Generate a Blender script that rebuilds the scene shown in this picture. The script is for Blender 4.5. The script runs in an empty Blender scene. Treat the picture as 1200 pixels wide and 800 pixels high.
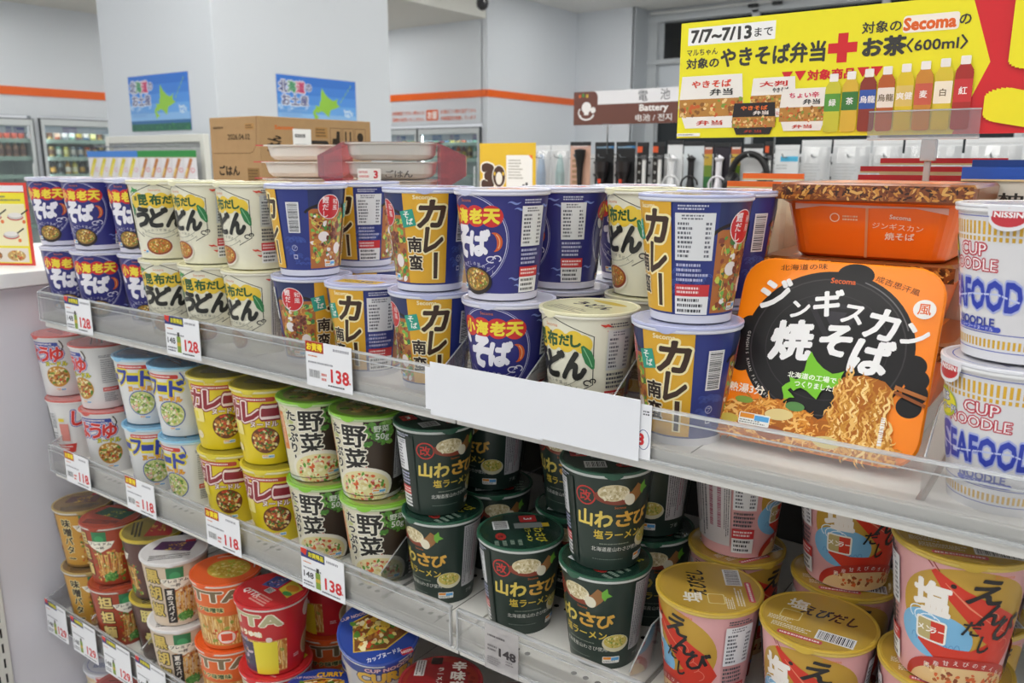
import bpy, bmesh, math, random
from mathutils import Vector, Matrix
from mathutils.geometry import tessellate_polygon
sin, cos, pi, rad = math.sin, math.cos, math.pi, math.radians
sc = bpy.context.scene
COL = sc.collection
EYE = 1.45            # lens height above the floor, metres; plan coordinates below are millimetres from the lens

# ------------------------------------------------------------------ camera
cd = bpy.data.cameras.new('camera'); cam = bpy.data.objects.new('camera', cd); COL.objects.link(cam)
cd.sensor_width = 36; cd.lens = 29.06; cd.clip_start = .02; cd.clip_end = 60
yaw, pitch, roll = rad(35.89), rad(12.264), rad(.135)
F = Vector((-sin(yaw), cos(yaw), 0)); Rr = Vector((cos(yaw), sin(yaw), 0)); U = Vector((0, 0, 1))
f2 = F*cos(pitch) - U*sin(pitch); u2 = U*cos(pitch) + F*sin(pitch)
r3 = Rr*cos(roll) + u2*sin(roll); u3 = u2*cos(roll) - Rr*sin(roll)
M = Matrix((r3, u3, -f2)).transposed().to_4x4(); M.translation = (0, 0, EYE)
cam.matrix_world = M
cd.dof.use_dof = True; cd.dof.focus_distance = .78; cd.dof.aperture_fstop = 11
sc.camera = cam

# ------------------------------------------------------------------ light and exposure
w = bpy.data.worlds.new('world'); sc.world = w; w.use_nodes = True
w.node_tree.nodes['Background'].inputs[0].default_value = (.93, .96, 1, 1)
w.node_tree.nodes['Background'].inputs[1].default_value = .68
vs = sc.view_settings
vs.view_transform = 'Standard'; vs.look = 'None'; vs.gamma = 1; vs.use_curve_mapping = False
vs.exposure = 0.0
LAMP = 16.4           # ceiling tube radiance
sc.cycles.max_bounces = 8; sc.cycles.transparent_max_bounces = 24
sc.cycles.use_denoising = True; sc.cycles.caustics_reflective = False; sc.cycles.caustics_refractive = False
CEIL = 1620           # ceiling, mm above the lens

# ------------------------------------------------------------------ materials
def lin(h):
    h = h.lstrip('#'); h = h if len(h) == 6 else ''.join(c*2 for c in h); v = [int(h[i:i+2], 16)/255 for i in (0, 2, 4)]
    return [c/12.92 if c <= .04045 else ((c+.055)/1.055)**2.4 for c in v] + [1]
MATS = {}
def mat(c, rough=.42, metal=0., spec=.4, coat=0., noise=0., nscale=60, emit=0.):
    k = (c, rough, metal, spec, coat, noise, nscale, emit)
    if k in MATS: return MATS[k]
    m = bpy.data.materials.new('paint_' + c.lstrip('#')); m.use_nodes = True
    nt = m.node_tree; b = nt.nodes['Principled BSDF']
    b.inputs['Base Color'].default_value = lin(c); b.inputs['Roughness'].default_value = rough
    b.inputs['Metallic'].default_value = metal; b.inputs['Specular IOR Level'].default_value = spec
    b.inputs['Coat Weight'].default_value = coat; b.inputs['Coat Roughness'].default_value = .12
    if noise:
        tc = nt.nodes.new('ShaderNodeTexCoord'); n = nt.nodes.new('ShaderNodeTexNoise'); n.inputs['Scale'].default_value = nscale
        n.inputs['Detail'].default_value = 4
        mx = nt.nodes.new('ShaderNodeMix'); mx.data_type = 'RGBA'
        l = lin(c); mx.inputs[6].default_value = [x*(1-noise) for x in l[:3]] + [1]; mx.inputs[7].default_value = [min(1, x*(1+noise)) for x in l[:3]] + [1]
        nt.links.new(tc.outputs['Object'], n.inputs['Vector']); nt.links.new(n.outputs['Fac'], mx.inputs[0]); nt.links.new(mx.outputs[2], b.inputs['Base Color'])
    if emit:
        b.inputs['Emission Color'].default_value = lin(c); b.inputs['Emission Strength'].default_value = emit
    MATS[k] = m
    return m
def clear(name, tint='#ffffff', haze=.06, gloss=.10, rough=.06, hcol='#e8ecee'):
    if name in MATS: return MATS[name]
    m = bpy.data.materials.new(name); m.use_nodes = True; nt = m.node_tree; nt.nodes.clear()
    N = nt.nodes.new; out = N('ShaderNodeOutputMaterial'); tr = N('ShaderNodeBsdfTransparent'); gl = N('ShaderNodeBsdfGlossy'); df = N('ShaderNodeBsdfDiffuse')
    tr.inputs[0].default_value = lin(tint); gl.inputs['Roughness'].default_value = rough; df.inputs[0].default_value = lin(hcol)
    lw = N('ShaderNodeLayerWeight'); lw.inputs['Blend'].default_value = .25
    mr = N('ShaderNodeMath'); mr.operation = 'MULTIPLY_ADD'; mr.inputs[1].default_value = .6; mr.inputs[2].default_value = gloss*.4; mr.use_clamp = True
    a = N('ShaderNodeMixShader'); b = N('ShaderNodeMixShader'); a.inputs[0].default_value = haze
    nt.links.new(lw.outputs['Fresnel'], mr.inputs[0]); nt.links.new(tr.outputs[0], a.inputs[1]); nt.links.new(df.outputs[0], a.inputs[2])
    nt.links.new(mr.outputs[0], b.inputs[0]); nt.links.new(a.outputs[0], b.inputs[1]); nt.links.new(gl.outputs[0], b.inputs[2]); nt.links.new(b.outputs[0], out.inputs[0])
    MATS[name] = m
    return m

# ------------------------------------------------------------------ printed artwork: flat shapes and lettering in mm, laid on a surface later
GL = {}
def glyphs(s, bold):
    k = (s, bold)
    if k in GL: return GL[k]
    cu = bpy.data.curves.new('t', 'FONT'); cu.body = s; cu.size = 1; cu.offset = bold; cu.resolution_u = 2
    o = bpy.data.objects.new('t', cu); me = bpy.data.meshes.new_from_object(o)
    me.calc_loop_triangles()
    vv = [(v.co.x, v.co.y) for v in me.vertices]
    t = [[vv[i] for i in tr.vertices] for tr in me.loop_triangles]
    bpy.data.objects.remove(o); bpy.data.curves.remove(cu); bpy.data.meshes.remove(me)
    xs = [p[0] for a in t for p in a] or [0, 1]; ys = [p[1] for a in t for p in a] or [0, 1]
    GL[k] = (t, min(xs), max(xs), min(ys), max(ys))
    return GL[k]
class Art:
    def __init__(s, seed=1): s.t = []; s.k = 0; s.r = random.Random(seed)
    def add(s, tris, c, k): s.t.append((tris, c, k))
    def lay(s): s.k += 1; return s.k
    def poly(s, p, c, k=None):
        k = s.lay() if k is None else k
        p = [Vector((a, b, 0)) for a, b in p]
        s.add([[(p[i].x, p[i].y) for i in t] for t in tessellate_polygon([p])], c, k)
    def rect(s, x0, y0, x1, y1, c, k=None): s.add([[(x0, y0), (x1, y0), (x1, y1)], [(x0, y0), (x1, y1), (x0, y1)]], c, s.lay() if k is None else k)
    def ell(s, x, y, rx, ry, c, n=28, k=None, rot=0):
        cr, sr = cos(rot), sin(rot); q = []
        for i in range(n):
            a = 2*pi*i/n; ex, ey = rx*cos(a), ry*sin(a); q.append((x+ex*cr-ey*sr, y+ex*sr+ey*cr))
        s.add([[q[0], q[i], q[i+1]] for i in range(1, n-1)], c, s.lay() if k is None else k)
    def rrect(s, x0, y0, x1, y1, r, c, k=None):
        q = []
        for cx, cy, a0 in ((x1-r, y1-r, 0), (x0+r, y1-r, 90), (x0+r, y0+r, 180), (x1-r, y0+r, 270)):
            for i in range(5): a = rad(a0+i*22.5); q.append((cx+r*cos(a), cy+r*sin(a)))
        s.add([[q[0], q[i], q[i+1]] for i in range(1, len(q)-1)], c, s.lay() if k is None else k)
    def line(s, pts, wd, c, k=None, taper=False):
        t = []; n = len(pts)
        L = []
        for i, (x, y) in enumerate(pts):
            a = pts[max(0, i-1)]; b = pts[min(n-1, i+1)]; d = math.hypot(b[0]-a[0], b[1]-a[1]) or 1
            h = wd/2*(1 if not taper else max(.12, sin(pi*(i+.3)/(n-.4))))
            nx, ny = -(b[1]-a[1])/d*h, (b[0]-a[0])/d*h; L.append(((x+nx, y+ny), (x-nx, y-ny)))
        for i in range(n-1): t += [[L[i][0], L[i][1], L[i+1][1]], [L[i][0], L[i+1][1], L[i+1][0]]]
        s.add(t, c, s.lay() if k is None else k)
    def arc(s, x, y, rx, ry, a0, a1, wd, c, n=24, taper=False, k=None):
        s.line([(x+rx*cos(rad(a0+(a1-a0)*i/n)), y+ry*sin(rad(a0+(a1-a0)*i/n))) for i in range(n+1)], wd, c, k, taper)
    def ring(s, x, y, rx, ry, wd, c, n=40): s.arc(x, y, rx, ry, 0, 360, wd, c, n)
    def text(s, st, x, y, h, c, w=None, bold=.015, out=None, ob=.05, rot=0, shear=0, em=False, align='c'):
        t, x0, x1, y0, y1 = glyphs(st, 0)
        sy = h if em else h/max(1e-3, y1-y0); sx = sy if w is None else w/max(1e-3, x1-x0)
        cx = (x0+x1)/2; cy = .38 if em else (y0+y1)/2
        if align == 'l': cx = x0
        cr, sr = cos(rad(rot)), sin(rad(rot))
        def f(p):
            a = (p[0]-cx)*sx; b = (p[1]-cy)*sy; a += b*shear
            return (x+a*cr-b*sr, y+a*sr+b*cr)
        def stamp(c_, r_):
            L = s.lay(); s.k += 2
            if r_*sy < .12: D = [(0, 0)]
            else:
                k = 4 if r_*sy < .35 else 8 if r_*sy < 2.5 else 24; D = [(r_*cos(2*pi*(i+.5)/k), r_*sin(2*pi*(i+.5)/k)) for i in range(k)]
                if r_ > .06: D += [(r_*.5*cos(pi*i/2), r_*.5*sin(pi*i/2)) for i in range(4)]
            for i, (dx, dy) in enumerate(D): s.add([[f((p[0]+dx, p[1]+dy)) for p in q] for q in t], c_, L+i*2.9/len(D))
        if out:
            for oc, o2 in ([(out, ob)] if isinstance(out, str) else out): stamp(oc, bold*.8+o2)
        stamp(c, bold*.8)
    def vtext(s, st, x, y, h, c, pitch=None, **kw):
        p = pitch or h*1.02
        for i, ch in enumerate(st): s.text(ch, x, y-i*p, h, c, em=True, **kw)
    def dash(s, x0, y0, x1, y1, c, rows, fill=.55, vert=False, k=None):
        k = s.lay() if k is None else k; r = s.r
        for i in range(rows):
            if vert:
                xc = x0+(x1-x0)*(i+.5)/rows; h = (x1-x0)/rows*fill/2; y = y1
                e = y0+(y1-y0)*(r.random()*.25)
                while y > e:
                    l = r.uniform(.6, 2.2); s.rect(xc-h, max(e, y-l), xc+h, y, c, k); y -= l+r.uniform(.35, .7)
            else:
                yc = y0+(y1-y0)*(i+.5)/rows; h = (y1-y0)/rows*fill/2; x = x0
                e = x1-(x1-x0)*(r.random()*.3)
                while x < e:
                    l = r.uniform(.7, 2.4); s.rect(x, yc-h, min(e, x+l), yc+h, c, k); x += l+r.uniform(.35, .8)
    def barcode(s, x0, y0, x1, y1, hor=True):
        s.rect(x0, y0, x1, y1, '#dfe0e2'); k = s.lay(); r = s.r; m = .1*min(x1-x0, y1-y0)
        if hor:
            y = y0+m
            while y < y1-m: l = r.uniform(.3, 1.1); s.rect(x0+m, y, x1-m, min(y1-m, y+l), '#2b2b30', k); y += l+r.uniform(.4, 1)
        else:
            x = x0+m
            while x < x1-m: l = r.uniform(.3, 1.1); s.rect(x, y0+m, min(x1-m, x+l), y1-m, '#2b2b30', k); x += l+r.uniform(.4, 1)
    def blob(s, x, y, rr, c, k, asp=1.):
        r = s.r; n = r.randint(5, 8); a0 = r.random()*6; th = r.random()*pi; ct, st = cos(th), sin(th); q = []
        for i in range(n):
            a = a0+2*pi*i/n; d = rr*r.uniform(.75, 1.15); ex, ey = d*cos(a), d*sin(a)/asp; q.append((x+ex*ct-ey*st, y+ex*st+ey*ct))
        s.add([[q[0], q[i], q[i+1]] for i in range(1, n-1)], c, k)
    def food(s, x, y, rx, ry, base, pal, n=60, size=.2, asp=1.4):
        s.ell(x, y, rx, ry, base); k = s.lay(); s.k += 5
        for i in range(n):
            a = s.r.random()*2*pi; d = math.sqrt(s.r.random())*.86
            s.blob(x+rx*d*cos(a), y+ry*d*sin(a), min(rx, ry)*size*s.r.uniform(.5, 1.15), s.r.choice(pal), k+5.5*i/n, asp)
    def scatter(s, x0, y0, x1, y1, pal, n, size, asp=1.4, inside=None):
        k = s.lay(); s.k += 5
        for i in range(n):
            x, y = s.r.uniform(x0, x1), s.r.uniform(y0, y1)
            if inside and not inside(x, y): continue
            s.blob(x, y, size*s.r.uniform(.5, 1.2), s.r.choice(pal), k+5.5*i/n, asp)
    def chip(s, x, y, w_=12, h=6):
        s.rrect(x-w_/2, y-h/2, x+w_/2, y+h/2, 1.2, '#e9e9e4'); k = s.lay()
        s.rect(x-w_/2+.8, y+.4, x-.2, y+h/2-.7, '#e3902c', k); s.rect(x+.2, y-.8, x+w_/2-.8, y+h/2-1.3, '#58a6dd', k); s.dash(x-w_/2+1, y-h/2+.6, x+w_/2-1, y-.6, '#8b8b88', 2)
    def nutrition(s, x, dark=False, v0=6, v1=92, wd=26, ink='#4b4c55', paper='#dfe0e3', bar='#c9333a'):
        h = v1-v0; a, b = x-wd/2, x+wd/2
        s.dash(a+2, v1-5, b-2, v1, ink if not dark else '#c9cbe0', 2)
        s.rect(a, v0+h*.5, b, v1-7, paper); s.dash(a+5, v1-13, b-5, v1-8, '#6a6b75', 2); s.dash(a+2, v0+h*.52, a+wd*.45, v1-14, '#5b5c66', 8); s.dash(b-7, v0+h*.52, b-1.5, v1-14, '#6a6b75', 8)
        s.dash(a+1, v0+h*.3, b-1, v0+h*.48, ink if not dark else '#b7badb', 4)
        s.rect(a, v0+h*.17, b, v0+h*.28, bar); s.dash(a+1.5, v0+h*.19, b-1.5, v0+h*.265, '#efd9d6', 2)
        s.rect(a, v0, b, v0+h*.17, '#e6e6e6'); s.dash(a+2, v0+1, b-2, v0+h*.16, '#3c3c42', 3)
    def ingredients(s, x, v0=14, v1=98, wd=26, paper='#c9c9cb'):
        a, b = x-wd/2, x+wd/2; s.rect(a, v0, b, v1, paper); m = (a+b)/2
        s.dash(a+1, v0+2, m, v1-2, '#55565c', 5, .5, True); s.dash(m, v0+2, b-7, v1-2, '#a05a6c', 2, .45, True); s.dash(b-7, v0+2, b-1, v1-2, '#55565c', 3, .5, True)

# ------------------------------------------------------------------ mesh builder
G = 2.5
class MB:
    def __init__(s): s.v = []; s.f = []; s.m = []; s.n = []; s.mats = []; s.any = False
    def mi(s, m):
        if isinstance(m, str): m = mat(m)
        if m not in s.mats: s.mats.append(m)
        return s.mats.index(m)
    def face(s, pts, m, nr=None):
        b = len(s.v); s.v += [tuple(p) for p in pts]; s.f.append(tuple(range(b, b+len(pts)))); s.m.append(s.mi(m))
        if nr is None:
            n = Vector((0, 0, 0)); P = [Vector(p) for p in pts]
            for i in range(len(P)): a, c = P[i], P[(i+1) % len(P)]; n += a.cross(c)
            n = n.normalized() if n.length > 1e-12 else Vector((0, 0, 1)); s.n += [n]*len(pts)
        else: s.n += [Vector(q) for q in nr]
    def bm(s, b, m, mx=None):
        for f in b.faces:
            s.face([(mx @ l.vert.co if mx else l.vert.co) for l in f.loops], m)
    def box(s, x0, x1, y0, y1, z0, z1, m, bev=0, mx=None):
        b = bmesh.new(); bmesh.ops.create_cube(b, size=1)
        for v in b.verts: v.co = Vector(((x0+x1)/2+v.co.x*(x1-x0), (y0+y1)/2+v.co.y*(y1-y0), (z0+z1)/2+v.co.z*(z1-z0)))
        if bev: bmesh.ops.bevel(b, geom=b.edges[:], offset=bev, segments=2, affect='EDGES', profile=.5)
        s.bm(b, m, mx); b.free()
    def lathe(s, prof, m, n=72, o=(0, 0, 0), mx=None, flat=False):
        for (r0, z0), (r1, z1) in zip(prof, prof[1:]):
            d = Vector((r1-r0, z1-z0)); nn = Vector((d.y, -d.x)).normalized() if d.length else Vector((1, 0))
            for i in range(n):
                a, b = 2*pi*i/n, 2*pi*(i+1)/n
                P = [(r0, z0, a), (r0, z0, b), (r1, z1, b), (r1, z1, a)]
                if r0 < 1e-6: P = P[1:]
                if r1 < 1e-6: P = P[:3] if r0 >= 1e-6 else P
                pts = [Vector((o[0]+r*sin(t), o[1]-r*cos(t), o[2]+z)) for r, z, t in P]; nr = [Vector((nn.x*sin(t), -nn.x*cos(t), nn.y)) for r, z, t in P]
                if mx: pts = [mx @ p for p in pts]; nr = [mx.to_3x3() @ q for q in nr]
                s.face(pts, m, nr)
    def tube(s, path, r, m, n=8):
        P = [Vector(p) for p in path]; fr = []
        for i, p in enumerate(P):
            t = (P[min(len(P)-1, i+1)]-P[max(0, i-1)]).normalized(); a = t.orthogonal().normalized() if not fr else (fr[-1][1]-t*fr[-1][1].dot(t)).normalized()
            fr.append((p, a, t.cross(a)))
        for (p, a, b), (q, c, d) in zip(fr, fr[1:]):
            for i in range(n):
                u, v = 2*pi*i/n, 2*pi*(i+1)/n; N1, N2, N3, N4 = a*cos(u)+b*sin(u), a*cos(v)+b*sin(v), c*cos(v)+d*sin(v), c*cos(u)+d*sin(u)
                s.face([p+N1*r, p+N2*r, q+N3*r, q+N4*r], m, [N1, N2, N3, N4])
        for p, a, b in (fr[0], fr[-1]):
            s.face([p+(a*cos(2*pi*i/n)+b*sin(2*pi*i/n))*r for i in range(n)], m)
    def art(s, A, fn, mk, wrap=False, base=.08, step=.015):
        for tris, c, k in A.t:
            m = mk(c) if isinstance(c, str) else c; off = base+step*k
            for t in tris:
                polys = [t]
                if wrap:
                    lo = min(p[0] for p in t); hi = max(p[0] for p in t)
                    if math.floor(lo/G) != math.floor(hi/G - 1e-9):
                        polys = []; cur = list(t)
                        for g in range(math.floor(lo/G)+1, math.floor(hi/G)+1):
                            x = g*G; L = []; R_ = []
                            for i in range(len(cur)):
                                p, q = cur[i], cur[(i+1) % len(cur)]
                                (L if p[0] <= x else R_).append(p)
                                if (p[0] <= x) != (q[0] <= x):
                                    f = (x-p[0])/(q[0]-p[0]); z = (x, p[1]+(q[1]-p[1])*f); L.append(z); R_.append(z)
                            if len(L) > 2: polys.append(L)
                            cur = R_
                            if len(cur) < 3: break
                        if len(cur) > 2: polys.append(cur)
                for q in polys:
                    if sum(q[i][0]*q[(i+1) % len(q)][1]-q[(i+1) % len(q)][0]*q[i][1] for i in range(len(q))) < 0: q = q[::-1]
                    a = [fn(u, v, off) for u, v in q]
                    s.face([x for x, _ in a], m, [y for _, y in a])
    def build(s, name, parent=None, loc=None):
        me = bpy.data.meshes.new(name); me.from_pydata([(a*.001, b*.001, c*.001) for a, b, c in s.v], [], s.f)
        for m in s.mats: me.materials.append(m)
        me.polygons.foreach_set('material_index', s.m); me.polygons.foreach_set('use_smooth', [True]*len(s.f))
        me.update()
        if len(s.n) == len(me.loops): me.normals_split_custom_set([tuple(n) for n in s.n])
        o = bpy.data.objects.new(name, me); COL.objects.link(o)
        if parent: o.parent = parent
        if loc: o.location = P(*loc)
        elif not parent: o.location.z = EYE
        return o
def P(x, y, z): return Vector((x*.001, y*.001, z*.001+EYE))
def plane_fn(o, u, v):
    o, u, v = Vector(o), Vector(u), Vector(v); n = u.cross(v).normalized()
    return lambda a, b, k: (o+u*a+v*b+n*k, n)
def thing(name, label, cat, loc, rz=0, group=None):
    o = bpy.data.objects.new(name, None); o.empty_display_size = .03; COL.objects.link(o); o.location = P(*loc); o.rotation_euler.z = rz
    return tag(o, label, cat, group)
def tag(o, label, cat, group=None):
    o['label'] = label; o['category'] = cat
    if group: o['group'] = group
    return o
def struct(o): o['kind'] = 'structure'; return o
def dup(root, loc, rz, label, group=None):
    r = root.copy(); COL.objects.link(r); r.location = P(*loc); r.rotation_euler.z = rz; r['label'] = label
    if group: r['group'] = group
    for ch in list(root.children):
        c = ch.copy(); COL.objects.link(c); c.parent = r
        for g in list(ch.children): d = g.copy(); COL.objects.link(d); d.parent = c
    return r
paper = lambda c: mat(c, .38, spec=.45, coat=.25)
matte = lambda c: mat(c, .6, spec=.2)

# ------------------------------------------------------------------ the setting: shop room
CEIL = 1960
FLOOR = -EYE*1000
WALL = mat('#d3d8de', .35, spec=.3)
def sbox(name, x0, x1, y0, y1, z0, z1, m=WALL, bev=0):
    b = MB(); b.box(x0, x1, y0, y1, z0, z1, m, bev); return struct(b.build(name))
sbox('floor', -10600, 4200, -3200, 11200, FLOOR-60, FLOOR, mat('#b9b6b0', .3, noise=.05, nscale=3))
sbox('ceiling', -10600, 4200, -3200, 11200, CEIL, CEIL+60, mat('#d9dad8', .7))
b = MB(); b.box(-10300, -6270, 3000, 8190, 1640, CEIL, mat('#d6d6d0', .7)); struct(b.build('ceiling_soffit'))
b = MB()                                                           # left wall: above and around the drink coolers
b.box(-9850, -9750, 2000, 8190, 480, CEIL, WALL); b.box(-9850, -9750, 2000, 3640, FLOOR, 480, WALL); b.box(-9850, -9750, 5420, 8190, FLOOR, 480, WALL)
b.box(-9850, -9750, 4490, 4560, FLOOR, 480, WALL)
struct(b.build('wall_left'))
b = MB(); b.box(-9850, -6330, 8130, 8230, 455, CEIL, WALL); b.box(-9850, -8300, 8130, 8230, FLOOR, 455, WALL); b.box(-6340, -6250, 8130, 10220, FLOOR, CEIL, WALL)
struct(b.build('wall_back'))
b = MB(); b.box(-6300, -5381, 10120, 10220, FLOOR, CEIL, WALL); b.box(-5400, -5360, 10120, 10600, FLOOR, CEIL, mat('#aeb4ba', .4))  # receding side face in darker grey, its shading put into the colour
struct(b.build('wall_far'))
b = MB(); b.box(-5834, -4550, 3200, 4714, FLOOR, CEIL, mat('#d6dbe1', .3, spec=.35), 4); struct(b.build('wall_column'))
# far windows, seen beside and over the yellow sign
b = MB()
FR = mat('#b9bec2', .4); 
b.box(-5360, -900, 10480, 10600, 1830, CEIL, FR); b.box(-5360, -5230, 10490, 10600, FLOOR, 1830, FR)
for z in (880, 1270, 1800): b.box(-5360, -900, 10470, 10590, z, z+60, FR)
for x in (-3900, -2400, -950): b.box(x-40, x+40, 10470, 10590, FLOOR, 1830, FR)
b.box(-5230, -900, 10560, 10590, FLOOR, 1830, FR)
wf = struct(b.build('window_1'))
b = MB()
for x0, x1 in ((-5150, -3940), (-3860, -2440), (-2360, -990)): b.box(x0, x1, 10545, 10562, 1335, 1790, mat('#15181b', .08, spec=.5)); b.box(x0-50, x1, 10545, 10562, FLOOR+200, 860, mat('#1d2225', .1))
for x0 in (-5150, -3860, -2360): b.box(x0-50, x0+1300, 10550, 10562, 950, 1265, mat('#c3c9d0', .3))
b.build('pane', wf)
b = MB(); b.tube([(-5300, 10440, 1905), (-900, 10440, 1905)], 22, '#c6c8c8', 10)
for x in (-3917, -3621, -2900, -2200): b.box(x-60, x+60, 10400, 10450, 1850, 1890, '#2a2c2e', 6); b.tube([(x, 10430, 1880), (x, 10440, 1900)], 14, '#2a2c2e', 8)
b.build('curtain_rail', wf)
# orange band round the walls
ORG = mat('#e8641d', .35)
sbox('trim_1', -9750, -9738, 2000, 8130, 690, 778, ORG); sbox('trim_2', -9750, -6258, 8118, 8130, 758, 842, ORG); sbox('trim_3', -6250, -6238, 8118, 10120, 758, 842, ORG)
# ceiling lamps
def lamp(x, y, lab, zt=CEIL):
    t = thing('ceiling_light', lab, 'lamp', (x, y, zt), 0, 'ceiling lights')
    b = MB(); b.box(-640, 640, -110, 110, -38, 0, '#e8e8e6', 6); b.build('lamp_housing', t)
    b = MB(); b.box(-610, 610, -80, 80, -52, -38.2, mat('#fdfcf8', emit=LAMP)); b.build('lamp_diffuser', t)
ROWS = ((-1900, 'third row behind the lens'), (-500, 'row over the near aisle'), (900, 'row above the noodle shelves'), (2700, 'row over the far aisle'), (5200, 'row beyond the column'), (7000, 'row nearest the back wall'), (8650, 'added row by far windows'))  # last row is added, unseen, to brighten the far walls
for y, rw in ROWS:
    for i, x in enumerate((-2600, -1200, 200, 1600) if y == 5200 else (-5000, -3800, -2600, -1200, 200, 1600) if y > 3000 else (-4000, -2600, -1200, 200, 1600) if y == 2700 else (-5400, -4000, -2600, -1200, 200, 1600)):  # extra far-left lamps added to brighten the column face and far walls
        lamp(x, y, 'white ceiling strip light, number %d from the left in the %s' % (i+1, rw))
for x, y, k in ((-8900, 3500, 'before the red bottle cooler'), (-7200, 3500, 'left before the column'), (-8000, 4900, 'nearest the coolers'), (-8000, 6200, 'in the middle'), (-8000, 7300, 'nearest the back wall')): lamp(x, y, 'added unseen strip light under the low ceiling, ' + k, 1640)  # soffit lamps added out of sight to brighten the left and back walls

# ------------------------------------------------------------------ the shelf unit
WHITE = mat('#e0ded9', .4, spec=.4)
LIP = clear('clear_acrylic', haze=.08, gloss=.2, rough=.1, hcol='#d9dcde')
EDGE = clear('acrylic_edge', haze=.42, gloss=.5, rough=.1, hcol='#e9edf0')
PLATE = clear('divider_plastic', haze=.05, gloss=.18, rough=.08)
def shelf(label, glabel, x0, x1, z, yb, leftcap=False, holes=True):
    t = thing('shelf', label, 'shelf', (0, 0, z), 0, 'shelves of the noodle rack')
    b = MB()
    b.box(x0+1, x1-1, 634, yb, -9, 0, WHITE, .8); b.box(x0+1, x1-1, 634, 660, -24, -8, WHITE, 1)
    for x in range(int(math.ceil(x0/300)*300)+30, int(x1), 300): b.box(x-.6, x+.6, 636, yb-5, 0, .25, '#6a6864')
    if holes:
        for x in range(int(x0)+40, int(x1)-10, 100):
            for k in range(4):
                cx = x+k*14
                for yy in (650, 750, 850): b.face([(cx+3.2*cos(2*pi*i/14), yy+3.2*sin(2*pi*i/14), .3) for i in range(14)], mat('#1b1a19', .8))
    b.build('board', t)
    b = MB(); b.box(x0+1, x1-1, 630, 634, -13, -1, mat('#e0ded8', .35), 1); b.box(x0+1, x1-1, 627, 635, -14, -11.5, mat('#d8d9d9', .25, spec=.6), .8); b.build('front_edge', t)
    t2 = thing('shelf_guard', glabel, 'guard', (0, 0, z), 0, 'clear front guards of the shelves')
    b = MB(); b.box(x0+4, x1-4, 627.2, 629.2, -10, 35, LIP); b.box(x0+4, x1-4, 626.4, 630.6, 34, 37, EDGE, .8); b.build('guard_front', t2)
    b = MB(); b.box(x0+4, x1-4, 625.6, 627, 27, 28.2, EDGE); b.box(x0+4, x1-4, 624.8, 626.9, -11.5, -9.5, EDGE)
    for xe in (x0+4, x1-6): b.box(xe, xe+2, 625.4, 627, -10, 36, EDGE)
    b.build('guard_lip', t2)
    if leftcap:
        t3 = thing('shelf_end_guard', glabel.replace('front guard along', 'end plate at the left end of').split(',')[0], 'guard', (x0, 0, z), 0, 'clear end plates of the shelves')
        b = MB(); P_ = [(632, .5), (632, 36), (700, 62), (yb-20, 62), (yb-20, .5)]
        for dx in (.3, 1.6): b.face([(dx, y, zz) for y, zz in (P_ if dx > 1 else P_[::-1])], LIP)
        b.build('end_plate', t3); b = MB(); b.tube([(1, y, zz) for y, zz in P_[1:4]], 1.2, EDGE, 6); b.build('plate_edge', t3)
    return t
S1, S2, S3, S4 = -244, -512, -830, -1150
shelf('top white shelf, left section under the blue and cream cups', 'clear front guard along the top shelf, left section before the blue cups', -1412, -531, S1, 1085, True, False)
shelf('top white shelf, right section under the orange yakisoba box', 'clear front guard along the top shelf, right section before the orange box', -531, 369, S1, 1085, False, False)
shelf('second white shelf, left section under the seafood and curry cups', 'clear front guard along the second shelf, left section before the yellow cups', -1440, -531, S2, 1085, True)
shelf('second white shelf, right section under the wasabi and shrimp cups', 'clear front guard along the second shelf, right section with the 148 tag', -531, 369, S2, 1085)
shelf('third white shelf, left section under the miso and orange cups', 'clear front guard along the third shelf, left section with 129 tags', -1522, -531, S3, 1085, True)
shelf('third white shelf, right section beside the red lidded bowls', 'clear front guard along the third shelf, right section before the red bowls', -531, 369, S3, 1085)
shelf('lowest white shelf, beneath the row of 129 yen tags', 'clear front guard along the lowest shelf', -1525, 369, S4, 1085, False, False)
b = MB(); b.box(-1534, 369, 1088, 1100, FLOOR, S1-12, mat('#4a4846', .6)); b.box(-1534, 369, 690, 1088, FLOOR, S4-30, mat('#a3a19d', .6)); tag(b.build('rack_back_panel'), 'grey back panel and plinth of the noodle rack behind the cups', 'panel')
b = MB(); b.box(-1560, -1536, 560, 1086, FLOOR, -216, mat('#dbdae2', .5, spec=.25), 2); tag(b.build('end_panel'), 'plain grey end panel at the left end of the noodle rack', 'panel')
t = thing('ledge_shelf', 'white ledge with yellow recipe card at the left end of the rack', 'shelf', (-1500, 560, -190))
b = MB(); b.box(-560, -14, -10, 520, -18, 0, mat('#e3e3e2', .4), 2); b.build('ledge_board', t)
b = MB(); b.box(-14, -8, -12, 520, -22, 3, mat('#e9e9e9', .3), 1.5); b.build('ledge_edge', t)
t = thing('slotted_upright', 'white slotted metal post at the lower left edge', 'post', (-1536, 545, FLOOR))
b = MB(); b.box(-24, 6, -18, 14, 0, 1450-560, mat('#d7d6d0', .45), 1.5)
for k in range(28):
    for yy in (-9, 3): b.box(5.5, 6.4, yy-1.6, yy+1.6, 40+k*30, 58+k*30, mat('#1e1d1d', .7))
b.build('post_body', t)
t = thing('shelf', 'white top shelf on the far side of the rack, under the cardboard carton', 'shelf', (0, 0, S1), 0, 'shelves of the noodle rack')
b = MB(); b.box(-2300, 369, 1102, 1640, -20, 0, WHITE, 1); b.build('board', t)
b = MB(); b.box(-2300, 369, 1640, 1645, -26, 0, WHITE, 1); b.build('front_edge', t)
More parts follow.
